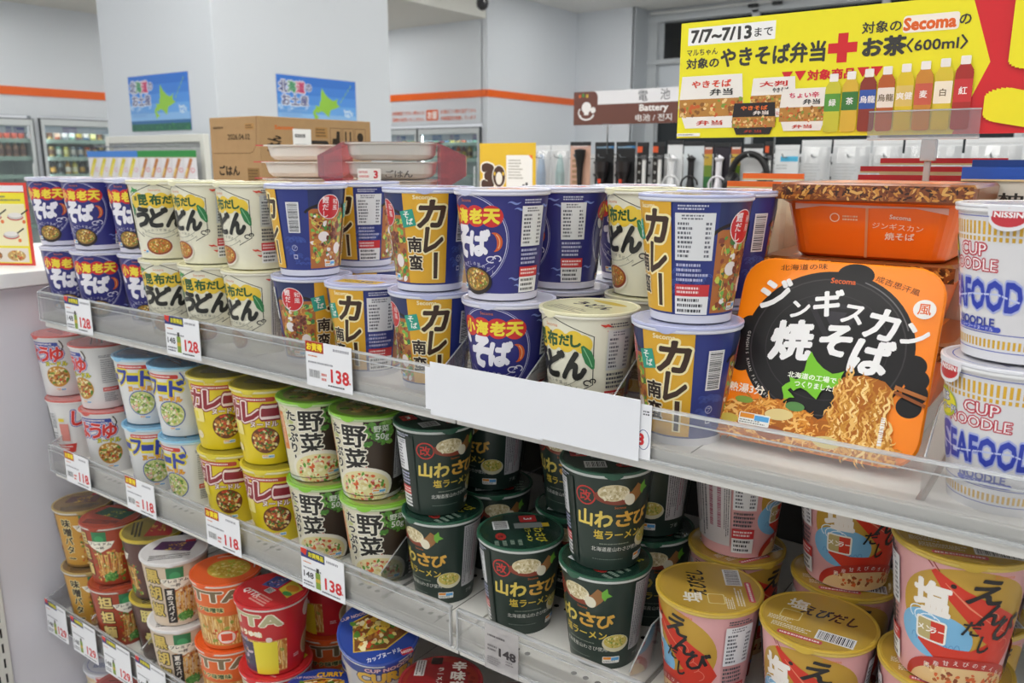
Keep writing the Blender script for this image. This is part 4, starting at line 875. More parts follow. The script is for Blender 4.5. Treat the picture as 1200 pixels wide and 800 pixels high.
def flat_box(label, x, y, z, rz=0):
    t = thing('yakisoba_box', label, 'noodle box', (x, y, z), rad(rz), 'yakisoba boxes lying flat')
    b = MB(); sqloft(b, [(62, 14, 0), (66, 16, 3), (76, 20, 52), (80, 22, 55)], mat('#ee6a14', .3, coat=.3), True)
    A = Art(41); A.text('Secoma', 28, 42, 4, '#f0d8c4', bold=.03, rot=-4); A.text('ジンギスカン', 26, 33, 6, '#f0d8c4', w=42, bold=.02, rot=-3); A.text('焼そば', 28, 24, 7, '#f0d8c4', w=24, bold=.03); A.ring(-28, 40, 4, 4, .9, '#f0d0b4', 12); A.dash(-21, 37, -6, 43, '#e8b890', 2)
    A.poly([(-64, 47), (-40, 51), (0, 50), (40, 51), (66, 46), (66, 52), (-64, 53)], '#d6a79a'); A.rect(-1.2, 2, 1.2, 50, '#d68a5c')
    b.art(A, plane_fn((0, -65.9, 0), (1, 0, 0), (0, -.204, 1)), lambda c: mat(c, .3, coat=.5)); b.build('tray', t)
    b = MB(); sqloft(b, [(80, 22, 55), (84, 24, 57), (85, 24, 70), (82, 23, 73)], mat('#8a4a1e', .3, coat=.4), True)
    k = Art(42+int(x)); k.rect(-84, 57, 84, 72, '#7a3f1a'); k.scatter(-82, 58, 82, 71, ['#c98a3c', '#8a4a1e', '#5a2c12', '#dba85a', '#3a1d0e', '#b06a2c', '#a86a30'], 260, 3.6, 2.6); k.t = [([[(px, min(71.5, max(57, py))) for px, py in q] for q in tr], c, kk) for tr, c, kk in k.t]
    b.art(k, plane_fn((0, -85, 0), (1, 0, 0), (0, 0, 1)), lambda c: mat(c, .3, coat=.4))
    k = Art(43); k.rect(-60, -60, 60, 60, '#e8862c'); b.art(k, lambda u, v, o: (Vector((u, v, 73+o)), Vector((0, 0, 1))), lambda c: mat(c, .3, coat=.4))
    t.scale = (1, 1, .935); b.build('lid', t)
b = MB(); b.box(-66, 66, -66, 66, 0, 19, mat('#d8d6d0', .4), 2); tag(b.build('riser', None, (-184, 876, S1+.3)), 'low white riser under the pile of flat yakisoba boxes', 'riser')
flat_box('flat orange yakisoba box at the bottom of the pile behind the upright orange box', -184, 876, S1+20)
flat_box('flat orange yakisoba box in the middle of the pile behind the upright box', -192, 872, S1+88.7, 2)
flat_box('flat orange yakisoba box on top of the pile, below the red-topped bags', -180, 868, S1+157.4, -1)

# ------------------------------------------------------------------ bags standing at the back of the top shelf
def bag(name, label, x, y, z, w_, h, top, body, rz=0, group=None, writing=None, depth=26, hd=12):
    t = thing(name, label, 'bag', (x, y, z), rad(rz), group)
    b = MB(); nx, nz = 14, 10
    def S(i, j, s):
        u, v = i/nx*2-1, j/nz
        d = s*depth/2*max(0, 1-u**4)*(1-v**3)*(.5+.5*min(1, v*6+.2))+s*.35
        return Vector((u*w_/2, -d, v*(h-12)))
    for s in (1, -1):
        for i in range(nx):
            for j in range(nz):
                q = [S(i, j, s), S(i+1, j, s), S(i+1, j+1, s), S(i, j+1, s)]; b.face(q if s > 0 else q[::-1], mat(body, .35, coat=.4))
    A = Art(50+int(abs(x))); 
    if writing: writing(A, w_, h)
    b.art(A, lambda u, v, o: (Vector((u, -(depth/2*max(0, 1-(2*u/w_)**4)*(1-(v/(h-12))**3)*(.5+.5*min(1, v/(h-12)*6+.2))+.9+o), v)), Vector((0, -1, 0))), paper)
    b.build('bag_body', t)
    b = MB(); b.box(-w_/2, w_/2, -1.6-hd*.1, .8, h-hd, h, mat(top, .35, coat=.4)); b.box(-w_/2, w_/2, -1.7-hd*.1, .9, h-hd-1.4, h-hd+.4, mat('#d8c090', .4)); b.build('top_seal', t)
def w_rice(A, W, H): A.text('柚子魔お', 4, H-30, 11, '#26241f', w=W*.6, bold=.03); [A.dash(-W/2+6, H-48-i*9, W/2-6, H-43-i*9, '#3a3833', 1, .7) for i in range(5)]
def w_plain(A, W, H): A.dash(-W/2+8, H-70, W/2-8, H-30, '#a8431e', 4)
def w_or(A, W, H): A.dash(-W/2+8, H*.25, W*.1, H-40, '#4a443a', 10); A.ell(W*.28, H*.5, 14, 18, '#e2761c'); A.ring(-W*.2, H*.5, 12, 7, 1, '#5a5248', 16)
for i, (x, y, h) in enumerate(((-172, 978, 231), (-178, 1010, 240), (-165, 1044, 249))): bag('noodle_bag', ['red-topped bag nearest the sign pole behind the orange boxes', 'red-topped bag, middle one behind the sign pole', 'red-topped bag furthest back, its red strip highest behind the sign pole'][i], x, y, S1, 128, h, '#c81f26', '#d6c3a4', 0, 'red-topped bags', None, 26, 6)
bag('noodle_bag', 'blue-topped bag with black brush writing behind the seafood cups', -54, 938, S1, 150, 240, '#1e4fae', '#c9c3b5', 0, 'blue-topped bags', w_rice)
bag('noodle_bag', 'blue-topped bag standing behind the one with black brush writing', -56, 978, S1, 140, 247, '#1e4fae', '#c9c3b5', 0, 'blue-topped bags', w_rice)
bag('noodle_bag', 'orange-topped bag with grey print right of the big curry cup', -318, 890, S1, 66, 224, '#ec6a1c', '#d6c6ac', 0, 'orange-topped bags', w_or, 22, 6)
bag('noodle_bag', 'orange-topped bag just behind another orange-topped one beside the flat boxes', -314, 928, S1, 68, 232, '#ec6a1c', '#d6c6ac', 0, 'orange-topped bags', w_or, 22, 6)

# ------------------------------------------------------------------ yellow hanging sign on its clear stand
t = thing('promotion_sign', 'big yellow and red sale sign on a clear stand above the orange boxes', 'sign', (-433, 930, 27.5))
A = Art(60); W2 = '#f2f2ee'; BKT = '#3b3a36'
A.rect(0, 0, 470, 128, '#efe524'); A.poly([(297, 128), (318, 66), (292, 0), (470, 0), (470, 128)], '#d3262c'); 
A.rect(9, 103, 110, 122, W2); A.text('7/7~7/13', 48, 112.5, 13, BKT, w=70, bold=.05); A.text('まで', 97, 111.5, 9, BKT, w=20, bold=.02)
A.text('マルちゃん', 27, 95, 7, BKT, w=37, bold=.03); A.text('対象の', 28, 83, 11, BKT, w=39, bold=.04); A.text('やきそば弁当', 107, 87, 20, BKT, w=114, bold=.045)
A.rect(176.5, 74, 186.5, 103, '#d3262c'); A.rect(167, 83.5, 196, 93.5, '#d3262c')
A.text('対象の', 218, 106, 11, BKT, w=37, bold=.03); A.rrect(238, 98, 288, 114, 3, '#f4ece0'); A.text('Secoma', 262, 106, 11, '#e2641e', w=46, bold=.06); A.text('の', 293, 106.5, 9, BKT, bold=.03)
A.text('お茶', 222, 87, 18, BKT, w=40, bold=.06); A.text('〈600ml〉', 270, 86, 13, BKT, w=54, bold=.03)
for x in (126, 140, 204, 217): A.poly([(x-6, 68), (x+6, 68), (x, 58)], '#d3262c')
A.text('対象商品', 172, 63, 10, '#d3262c', w=48, bold=.05)
def mini(x, y, w_, h, body, tx, tc):
    A.poly([(x-w_*.5, y-h*.1), (x-w_*.46, y+h*.5), (x+w_*.46, y+h*.5), (x+w_*.5, y-h*.1), (x+w_*.38, y-h*.5), (x-w_*.38, y-h*.5)], body); A.rect(x-w_*.49, y-h*.28, x+w_*.49, y+h*.06, '#b8823a')
    A.scatter(x-w_*.47, y-h*.27, x+w_*.47, y+h*.04, ['#d8a95a', '#8a5a26', '#7f9a3c', '#c9602c', '#e8c88a'], 60, w_*.04); A.text(tx[0], x, y+h*.34, h*.13, tc, w=w_*.6, bold=.05)
    if len(tx) > 1: A.text(tx[1], x+w_*.16, y+h*.18, h*.12, BKT if body != '#2a2422' else '#e8e0d8', w=w_*.34, bold=.05)
    A.text(tx[-1], x, y-h*.4, h*.09, '#c8402c', w=w_*.4, bold=.04)
mini(40, 40, 78, 58, '#eeeae2', ['やきそば', '弁当'], '#d8482c'); mini(112, 42, 50, 42, '#eeeae2', ['大判', 'やきそば'], '#c8302c'); mini(146, 28, 52, 44, '#eeeae2', ['ちょい辛', '弁当'], '#d03a5a'); mini(92, 20, 50, 34, '#2a2422', ['やきそば', '弁当'], '#e8702c')
for i, (c1, c2) in enumerate((('#c9c63a', '#5a9a3c'), ('#d8b43c', '#3f7a3a'), ('#8a3a2c', '#3a5aa8'), ('#b8602c', '#e8e2d6'), ('#dcc22c', '#d8c06a'), ('#c98a34', '#c8604a'), ('#d8c23a', '#efe8d2'), ('#a8322a', '#c83a3a'))):
    x = 176+i*17.4; y1 = 50+i*1.4
    A.rrect(x-8, 4, x+8, y1, 3, c1); A.rrect(x-8, y1*.5, x+8, y1*.86, 1, c2); A.poly([(x-8, y1-1), (x+8, y1-1), (x+4, y1+6), (x-4, y1+6)], c1); A.rrect(x-4.4, y1+5, x+4.4, y1+13, 1, '#eeece6'); A.text(('緑', '茶', '烏龍', '烏龍', '爽健', '麦', '白', '紅')[i], x, y1*.68, 7, W2 if i not in (3, 6) else '#6a5a3c', bold=.03)
A.rect(1, 2, 30, 5.4, W2); A.dash(2, 2.6, 28, 5, '#8a8a84', 1); A.text('5', 393, 67, 112, '#efe524', w=122, bold=.06)
b = MB(); b.box(0, 470, .2, 1.2, 0, 128, '#e9e6d8'); b.art(A, plane_fn((0, .2, 0), (1, 0, 0), (0, 0, 1)), lambda c: mat(c, .3, spec=.4, coat=.25), base=.1); b.build('sign_card', t)
t = thing('sign_stand', 'clear sign stand with grey pole holding the big yellow sale sign', 'stand', (-433, 930, 27.5))
b = MB(); b.box(214, 316, -2.6, -1.6, -3, 24, LIP); b.box(214, 316, 2.4, 3.4, -3, 24, LIP); b.box(214, 316, -3, 3.8, -5, -2.6, EDGE, .5); b.box(214, 316, -2.9, -1.5, 22.6, 24, EDGE); b.build('holder_clip', t)
b = MB(); b.box(266, 280, -4, 6, -26, -5, clear('grey_acrylic', '#b8bcc0', .35, .5), 1); b.box(270, 276, -1.5, 3.5, -52, -26, mat('#a9adb0', .3, metal=.3), 1); b.tube([(273, 1, -26), (273, 1, -50), (273, 37, -56), (273, 37, S1-27.5+4)], 2.4, mat('#b9bdc0', .25, metal=.6), 10); b.build('pole', t)
b = MB(); b.box(246, 300, 30, 46, S1-27.5, S1-27.5+4, LIP, 1); b.build('stand_base', t)

# ------------------------------------------------------------------ price tags slid over the front edges
def tag_art(price, kind, old='148', w_=78, h=50):
    A = Art(int(price)+w_); A.rect(-w_/2, -h/2, w_/2, h/2, '#e9eaee')
    if kind == 'sale': A.rect(-w_/2, h/2-13, -w_/2+31, h/2, '#a8351c'); A.text('お買得', -w_/2+15.5, h/2-6.6, 8.5, '#efd82c', w=26, bold=.06)
    else: A.rect(-w_/2, h/2-12, -w_/2+44, h/2, '#2f3a7a'); A.poly([(-w_/2, h/2), (-w_/2+12, h/2), (-w_/2+9, h/2-9), (-w_/2, h/2-6)], '#cf3a2c'); A.rect(-w_/2+13, h/2-9.6, -w_/2+43, h/2-1.8, '#3a4a2a'); A.text('お買得品', -w_/2+28, h/2-5.6, 6.6, '#e6d83a', w=27, bold=.06)
    A.dash(-w_/2+47, h/2-9, w_/2-3, h/2-3.5, '#9a9aa2', 1); A.dash(-w_/2+4, h/2-19, -w_/2+20, h/2-16, '#cf7a4a', 1); A.dash(-w_/2+4, 0, w_*.1, 4, '#8a8a92', 1)
    if kind == 'sale': A.barcode(-w_/2+4, -h/2+10, -w_/2+24, -h/2+21, False); A.dash(-w_/2+26, -h/2+8, -w_/2+36, -h/2+19, '#cf5a4a', 2)
    else: A.text(old, -w_/2+13, -h/2+20, 8, '#3a3a40', w=18, bold=.03); A.dash(-w_/2+3, -h/2+4, -w_/2+24, -h/2+12, '#6a6a72', 2); A.rect(-w_/2+26, -h/2+5, -w_/2+35, -h/2+27, '#7f9a3c'); A.rect(-w_/2+28, -h/2+27, -w_/2+33, -h/2+33, '#3a3a36'); A.rect(-w_/2+26, -h/2+14, -w_/2+35, -h/2+19, '#c9a83c')
    A.text(price, w_/2-20, -h/2+17, 15, '#cf2f34', w=29, bold=.035); A.dash(w_/2-5, -h/2+10, w_/2-2, -h/2+14, '#cf2f34', 1); A.dash(-w_*.02, -h/2+3, w_/2-5, -h/2+6.5, '#4a4a50', 1)
    return A
def ptag(x0, x1, z, price, kind, label, h=50, y=623.6, lean=0):
    w_ = x1-x0; t = thing('price_tag', label, 'price tag', ((x0+x1)/2, y, z), 0, 'price tags on the shelf edges')
    b = MB(); b.box(-w_/2, w_/2, 0, .7, -h/2, h/2, '#e9eaee'); b.art(tag_art(price, kind, w_=w_, h=h), plane_fn((0, 0, 0), (1, 0, 0), (0, 0, 1)), lambda c: mat(c, .45, spec=.3)); b.build('card', t)
    t.rotation_euler.y = rad(lean)
for a in ((-1316, -1238, -233, '128', 'multi', 'white 128 yen price tag on the top shelf edge, under the leftmost blue cups'),
          (-1040, -961, -233, '128', 'multi', 'white 128 yen price tag on the top shelf edge, under the cream udon cups'),
          (-750, -673, -231, '138', 'sale', 'white 138 yen tag with red corner on the top shelf edge, under the curry cups'),
          (-1376, -1298, -500, '118', 'sale', '118 yen tag on the second shelf edge, under the red-lidded soy cups'),
          (-1188, -1109, -500, '118', 'sale', '118 yen tag on the second shelf edge, under the blue-lidded seafood cups'),
          (-981, -904, -500, '118', 'sale', '118 yen tag on the second shelf edge, under the yellow curry cups'),
          (-779, -701, -501, '138', 'multi', '138 yen tag with dark header on the second shelf edge, under the vegetable cups'),
          (-1520, -1444, -826, '129', 'multi', '129 yen tag at the left end of the third shelf, first of four'),
          (-1426, -1342, -828, '129', 'multi', '129 yen tag on the third shelf edge, second from the left'),
          (-1318, -1232, -829, '129', 'multi', '129 yen tag on the third shelf edge, third from the left'),
          (-1214, -1128, -826, '129', 'multi', '129 yen tag on the third shelf edge, fourth from the left, cut by the frame')): ptag(*a, h=54 if a[2] > -700 else 68)
def blank(x0, x1, z0, z1, label, y):
    b = MB(); b.box(x0-(x0+x1)/2, x1-(x0+x1)/2, 0, .8, z0-z1, 0, '#e6e8ee', .2); o = b.build('blank_card', None, ((x0+x1)/2, y, z1)); tag(o, label, 'card', 'blank cards on the top shelf edge')
blank(-564, -527, -254, -209, 'narrow blank white card at the left end of the blank cards on the top shelf', 624.4)
blank(-556, -415, -259, -202, 'wide blank white card on the top shelf edge, below the blue soba cup', 623.2)
blank(-417, -313, -257, -201, 'blank white card on the top shelf edge, right of the wide blank one', 622.2)
t = thing('price_tag', 'white tag with a red numeral peeping out right of the blank cards', 'price tag', (-340, 624.6, -229), 0, 'price tags on the shelf edges')
b = MB(); b.box(-37, 37, 0, .7, -26, 24, '#e9eaee'); A = Art(61); A.rect(-37, -26, 37, 24, '#e9eaee'); A.arc(30, -8, 5.4, 9, 0, 360, .6, '#3f4a8a', 20); A.text('8', 27, -8, 10, '#cf2f34', bold=.06); A.dash(29, 14, 36, 19, '#55555c', 2)
b.art(A, plane_fn((0, 0, 0), (1, 0, 0), (0, 0, 1)), lambda c: mat(c, .45, spec=.3)); b.build('card', t)
t = thing('price_tag', 'clear see-through 148 yen tag on the second shelf edge, under the single wasabi cup', 'price tag', (-465, 624.4, -502), 0, 'price tags on the shelf edges')
CT = clear('translucent_tag', haze=.34, gloss=.15, rough=.3, hcol='#d8d2d4'); b = MB(); b.box(-22, 22, 0, .6, -26, 26, CT); A = Art(62); A.text('148', 8, -2, 9, '#3a3638', w=21, bold=.05); A.dash(-18, 12, 14, 16, '#5a5658', 1); A.dash(-18, -4, -5, 4, '#6a6668', 2); A.dash(-18, -20, 0, -10, '#7a7678', 4); A.dash(6, -14, 18, -8, '#6a6668', 2)
b.art(A, plane_fn((0, 0, 0), (1, 0, 0), (0, 0, 1)), matte); b.build('film', t)

# ------------------------------------------------------------------ carton, rice trays, cards beyond the cups
KR = mat('#a58660', .75, spec=.15, noise=.08, nscale=40)
t = thing('cardboard_carton', 'brown cardboard carton dated 2026.04.02 behind the cream udon cups', 'carton', (-1625, 1250, S1))
b = MB(); b.box(-190, 0, 0, 356, 0, 346, KR, 2)
A = Art(63); INK = '#5a4630'; A.text('2026.04.02', -78, 300, 13, '#4a3b28', w=84, bold=.02); A.dash(-176, 318, -130, 326, INK, 1); A.rect(-52, 316, -18, 330, '#a8804e'); A.dash(-50, 318, -20, 328, INK, 2); A.line([(-180, 262), (-40, 262), (-26, 266), (-14, 282), (-8, 346)], 1.4, '#6e5434'); A.text('ごはん', -122, 222, 22, '#33291c', w=78, bold=.05); A.rect(-52, 196, -8, 228, '#8a6a40'); A.dash(-50, 198, -10, 226, '#5f492c', 4)
b.art(A, plane_fn((0, -.2, 0), (1, 0, 0), (0, 0, 1)), matte)
A = Art(64); A.text('Secoma', 72, 322, 9, '#c9672c', w=56, bold=.05); A.text('ごはん', 40, 280, 40, '#2b2218', w=44, bold=.06, rot=90); A.rrect(140, 270, 208, 294, 8, '#2e2a26'); A.dash(148, 276, 200, 288, '#b08a58', 1, .6); A.rect(166, 300, 206, 326, '#a07a48'); A.dash(168, 302, 204, 324, INK, 3)
for i in range(3):
    x = 214+i*42; A.rect(x, 276, x+38, 326, '#6a5236'); A.rect(x+1.5, 277.5, x+36.5, 324.5, '#a58660'); 
    if i == 0: A.poly([(x+6, 286), (x+32, 282), (x+32, 318), (x+22, 318), (x+20, 300), (x+8, 300)], '#2e261c')
    elif i == 1: A.rect(x+8, 284, x+13, 318, '#2e261c'); A.rect(x+24, 284, x+29, 318, '#2e261c'); A.rect(x+6, 282, x+32, 286, '#2e261c')
    else: A.ell(x+19, 304, 11, 12, '#2e261c', 14); A.rect(x+17, 282, x+21, 296, '#2e261c')
A.rect(96, 250, 152, 320, '#e2e2e0'); A.dash(102, 298, 146, 310, '#4a4a4c', 1, .7); A.dash(102, 264, 146, 286, '#6a6a6c', 3)
b.art(A, plane_fn((.2, 0, 0), (0, 1, 0), (0, 0, 1)), matte); b.build('carton_body', t)
b = MB(); b.box(-190, 0, 176, 180, 346, 346.6, mat('#a27a48', .6)); b.build('tape_seam', t)
TRAY = mat('#f2eee6', .45, spec=.4)
def tray(label, x, y, z, rz, name='rice_tray', film=True, g='rice trays in a pile'):
    t = thing(name, label, 'rice tray', (x, y, z), rad(rz), g)
    b = MB(); lv = [(40, 18, 0), (49, 22, 3), (54, 24, 9), (56, 24, 20), (57, 24, 25.5), (62, 24, 26), (62, 24, 27.5)]
    R_ = [[(px*1.12, py, zz) for px, py in sqring(hw, r)] for hw, r, zz in lv]
    for A_, B_ in zip(R_, R_[1:]):
        for i in range(len(A_)): b.face([A_[i], A_[(i+1) % len(A_)], B_[(i+1) % len(A_)], B_[i]], TRAY)
    b.face(R_[0][::-1], TRAY); b.build('tray_body', t)
    b = MB(); b.face([(px*1.12, py, 27.7) for px, py in sqring(62, 24)], mat('#e2c9b4', .3, coat=.4)); b.box(-94, -66, -30, -8, 26.4, 28.2, mat('#c8404a', .4)); b.build('film_lid', t)
    return t
t = thing('cardboard_carton', 'low brown carton under the white rice trays, behind the cups', 'carton', (-1170, 1010, S1))
b = MB(); b.box(-100, 340, -90, 66, 0, 186, KR, 2); b.build('carton_body', t); b = MB(); b.box(-100, 340, -14, 14, 186, 186.5, mat('#a27a48', .6)); b.build('tape_seam', t)
zc = S1+187
for i in range(3): tray(['lowest white rice tray of the left pile beside the carton', 'middle white rice tray with red tab, left pile beside the carton', 'topmost white rice tray with red tab, left pile beside the carton'][i], -1178+(8 if i == 2 else 0), 1010, zc+i*28.4, 20)
t = thing('rice_pack', 'shrink-wrapped pack of rice trays in red printed film beside the white trays', 'rice pack', (-962, 1000, zc), rad(38))
b = MB()
for i, dz in enumerate((0, 29, 58)):
    lv = [(40, 18, 0), (48, 20, 3), (53, 22, 9), (55, 24, 25), (58, 24, 26), (58, 24, 27.5)]; R_ = [[(px*1.25, py, zz+dz) for px, py in sqring(hw, r)] for hw, r, zz in lv]
    for A_, B_ in zip(R_, R_[1:]):
        for q in range(len(A_)): b.face([A_[q], A_[(q+1) % len(A_)], B_[(q+1) % len(A_)], B_[q]], TRAY)
    b.face(R_[-1], mat('#e2c9b4', .35))
b.build('trays', t)
RF = mat('#c8232a', .25, coat=.6); WF = clear('wrap_film', haze=.01, gloss=.05, rough=.12)
b = MB(); b.box(-74, 80, -52, 56, 86.5, 87.2, WF); b.box(-74, 80, 2, 24, 87.2, 87.8, RF); b.box(-74, 80, 24, 38, 87.2, 87.8, '#e4e0e0'); b.box(-74, 80, 38, 56, 87.2, 87.8, RF); b.build('film_top', t)
for s in (-1, 1):
    b = MB(); q = [(s*74, -56, 8), (s*74, 56, 8), (s*74, 56, 86), (s*74, -56, 86)]; e = [(s*118, -24, 34), (s*118, 30, 34), (s*118, 30, 66), (s*118, -24, 66)]
    for i in range(4): b.face([q[i], q[(i+1) % 4], e[(i+1) % 4], e[i]], clear('red_film', '#e8808a', .25, .3, .1, '#c8404a') if i != 2 else RF)
    b.face(e, RF); b.build('film_end', t)
b = MB(); A = Art(65); A.rect(-50, 28, -14, 46, '#ece8e6'); A.text('3', -22, 37, 11, '#c8323a', bold=.06); A.dash(-48, 31, -30, 44, '#d88a8a', 2); A.text('ごはん', 14, 38, 11, '#5a5450', w=42, bold=.03); A.poly([(-70, 2), (40, 2), (52, 12), (30, 18), (-10, 16), (-40, 20), (-66, 16)], '#b8202a')
b.art(A, plane_fn((0, -59, 0), (1, 0, 0), (0, 0, 1)), lambda c: mat(c, .3, coat=.5), base=.3); b.box(-74, 74, -58.9, -58.4, 2, 86, WF); b.build('film_front', t)
# yellow anniversary card
t = thing('anniversary_card', 'yellow card with a big brown 30 standing beyond the blue soba cups', 'card', (-1100, 1500, S1))
A = Art(66); A.rect(-76, 168, 76, 284, '#e3b92c'); A.rect(-2, 178, 68, 258, '#f0eeea'); A.dash(4, 206, 44, 250, '#b0aca4', 7); A.poly([(58, 258), (68, 258), (68, 248)], '#e8702c'); A.rrect(-66, 172, -8, 184, 3, '#efe8d8'); A.dash(-62, 175, -12, 181, '#8a6a3c', 1)
A.text('3', -52, 212, 46, '#4a2f20', w=26, bold=.12, out='#f4efe4', ob=.05); A.ell(-22, 212, 19, 25, '#f4efe4'); A.ell(-22, 212, 17, 23, '#4a2f20'); A.ell(-22, 208, 9, 14, '#efe8dc'); A.ell(-34, 218, 3, 4, '#e3b92c'); A.ell(-10, 218, 3, 4, '#e3b92c'); A.rect(42, 182, 48, 196, '#4a4a4e'); A.rect(50, 182, 56, 200, '#3a3a3e')
b = MB(); b.box(-76, 76, 0, 1, 168, 284, '#e3b92c'); b.art(A, plane_fn((0, 0, 0), (1, 0, 0), (0, 0, 1)), paper); b.build('card_face', t)
b = MB(); b.box(-4, 4, 1, 4, 6, 180, LIP); b.box(-40, 40, -30, 34, 0, 6, LIP, 1); b.build('card_stand', t)
# recipe card on the ledge
t = thing('recipe_card', 'yellow recipe card with red border and pan pictures at the left edge', 'card', (-1600, 714, -189), rad(-30+60))
A = Art(67); A.rect(-240, 0, 0, 150, '#cf3a2c'); A.rect(-240, 134, -6, 145, '#e2dfe4'); A.rect(-240, 4, -6, 132, '#e6d82c'); A.rect(-240, 92, -8, 112, '#e9e2b8'); A.rect(-240, 36, -8, 110, '#e4dcb4'); A.dash(-120, 116, -12, 128, '#6a6a5c', 2)
for x, y in ((-70, 90), (-28, 90), (-40, 56), (-110, 56), (-110, 90)): A.ell(x, y, 15, 6, '#b8b4b0'); A.ell(x, y+2, 13, 4.5, '#dcd8d4'); A.arc(x, y-1, 15, 6, 180, 360, 2, '#b8302c', 12); A.line([(x+12, y+3), (x+26, y+12)], 2.6, '#2e2c2c'); A.ell(x+16, y-10, 3.4, 3.4, '#d8703c')
A.rect(-240, 6, -10, 32, '#d8cfc4'); A.food(-34, 18, 18, 10, '#b8945c', VEG, 30, .25); A.food(-80, 18, 18, 10, '#8a5a34', VEG, 30, .25)
b = MB(); b.box(-240, 0, 0, 1.2, 0, 150, '#cf3a2c'); b.art(A, plane_fn((0, 0, 0), (1, 0, 0), (0, 0, 1)), paper); b.build('card_face', t)
b = MB(); b.box(-200, -40, 1.2, 50, 0, 3, LIP); b.build('card_stand', t)

# ------------------------------------------------------------------ posters on the column
def poster_art(W_, H_):
    A = Art(70); 
    for i, c in enumerate(('#2a72d0', '#3a80d8', '#4c90e0', '#66a4e6', '#8abbec')): A.rect(0, H_*(1-.17*(i+1)), W_, H_*(1-.17*i)+.1, c)
    A.rect(0, 0, W_, H_*.16, '#1f6a52'); A.rect(0, H_*.13, W_, H_*.19, '#2f6aa0'); A.scatter(0, 2, W_, H_*.12, ['#2c7a4c', '#185a4a', '#3f8a58'], 50, 16, 3)
    A.scatter(W_*.02, H_*.36, W_*.4, H_*.5, ['#a9cdf0', '#c2dcf4'], 14, 18, 3); A.scatter(W_*.82, H_*.3, W_*.98, H_*.42, ['#b9d6f2', '#cfe3f6'], 10, 20, 2.4)
    A.poly([(W_*.42+p*W_*.36, H_*.2+q*H_*.62) for p, q in HOK], '#93c83a')
    for i in range(5): A.line([(W_*(.78+.034*i), H_*(.56+.075*i)), (W_*(.80+.034*i), H_*(.62+.075*i))], 9, '#93c83a', taper=True)
    for i, (ch, c) in enumerate(zip('北海道の', ('#4a4f8a', '#2f8f5a', '#c23a6a', '#4a4f8a'))): A.text(ch, W_*(.08+.1*i), H_*.8, H_*(.2 if i < 3 else .12), c, bold=.05, out='#f0f2f6', ob=.07)
    for i, ch in enumerate('お土産'): A.text(ch, W_*(.1+.11*i), H_*.56, H_*.18, '#4a4f8a', bold=.04, out='#f0f2f6', ob=.07)
    A.dash(W_*.04, H_*.26, W_*.36, H_*.4, '#7fb0e6', 3)
    return A
t = thing('souvenir_poster', 'blue poster with green island map on the left face of the white column', 'poster', (-5518, 3196, 194))
b = MB(); b.box(0, 687, 0, 2, 0, 356, '#3a80d8'); b.art(poster_art(687, 356), plane_fn((0, 0, 0), (1, 0, 0), (0, 0, 1)), paper); b.build('poster_sheet', t)
t = thing('souvenir_poster', 'blue poster with green island map above the cardboard carton', 'poster', (-4546, 3655, 200))
b = MB(); b.box(-2, 0, 0, 700, 0, 356, '#3a80d8'); b.art(poster_art(700, 356), plane_fn((0, 0, 0), (0, 1, 0), (0, 0, 1)), paper); b.build('poster_sheet', t)

# ------------------------------------------------------------------ snack bags on the rack before the column
t = thing('snack_rack', 'white wire snack rack standing before the column', 'rack', (-5390, 2960, FLOOR))
RW = mat('#dcdcd4', .45); h0 = 155-FLOOR
b = MB()
b.box(-60, -20, 0, 40, 0, h0, RW, 3); b.box(985, 1025, 0, 40, 0, h0, RW, 3); b.box(-20, 985, 0, 40, h0-45, h0, RW, 3); b.build('frame', t)
b = MB(); b.box(-20, 985, 30, 36, 0, h0-45, mat('#c6c8c8', .5), 1); b.build('back_panel', t)
for i in range(10):
    b = MB(); b.tube([(40+i*100, 30, h0-70), (40+i*100, -120, h0-66), (40+i*100, -130, h0-56)], 4, mat('#aeb2b4', .3, metal=.5), 8); b.build('hook', t)
b = MB(); b.box(-60, 1025, -200, 40, h0-520, h0-500, RW, 2); b.build('shelf_board', t)
SNL = {0: 'first', 1: 'second', 2: 'third', 3: 'fourth', 4: 'fifth'}
for i in range(10):
    blue = i < 5; x = -5462+i*116+(0 if blue else 20); hd = '#3f7fd0' if blue else '#2a8a3c'
    def ws(A, W, H, blue=blue):
        q = [(-34+i*5.5, 40+i*13+.35*(i-5)**2) for i in range(11)]
        if blue: A.line(q, 30, '#d3c22c'); A.line([(x+2, y) for x, y in q[2:9]], 9, '#ecdf78'); A.ell(34, 110, 13, 14, '#d8a0b4', 12)
        else: A.line(q, 24, '#b8763c'); [A.ell(-24+i*5, 84+i*11, 8, 8, '#e0c46a', 10) for i in range(4)]; A.ell(32, 112, 14, 14, '#d97a86', 12)
        A.dash(-W/2+8, 10, W/2-8, 26, '#a8a4a8', 2)
    bag('snack_bag', '%s %s-topped snack bag from the left on the rack before the column' % (SNL[i % 5], 'blue' if blue else 'green'), x, 2880, -165, 112, 226, hd, '#dcd9dc', 10, ('blue' if blue else 'green')+'-topped snack bags', ws, 30, 40)

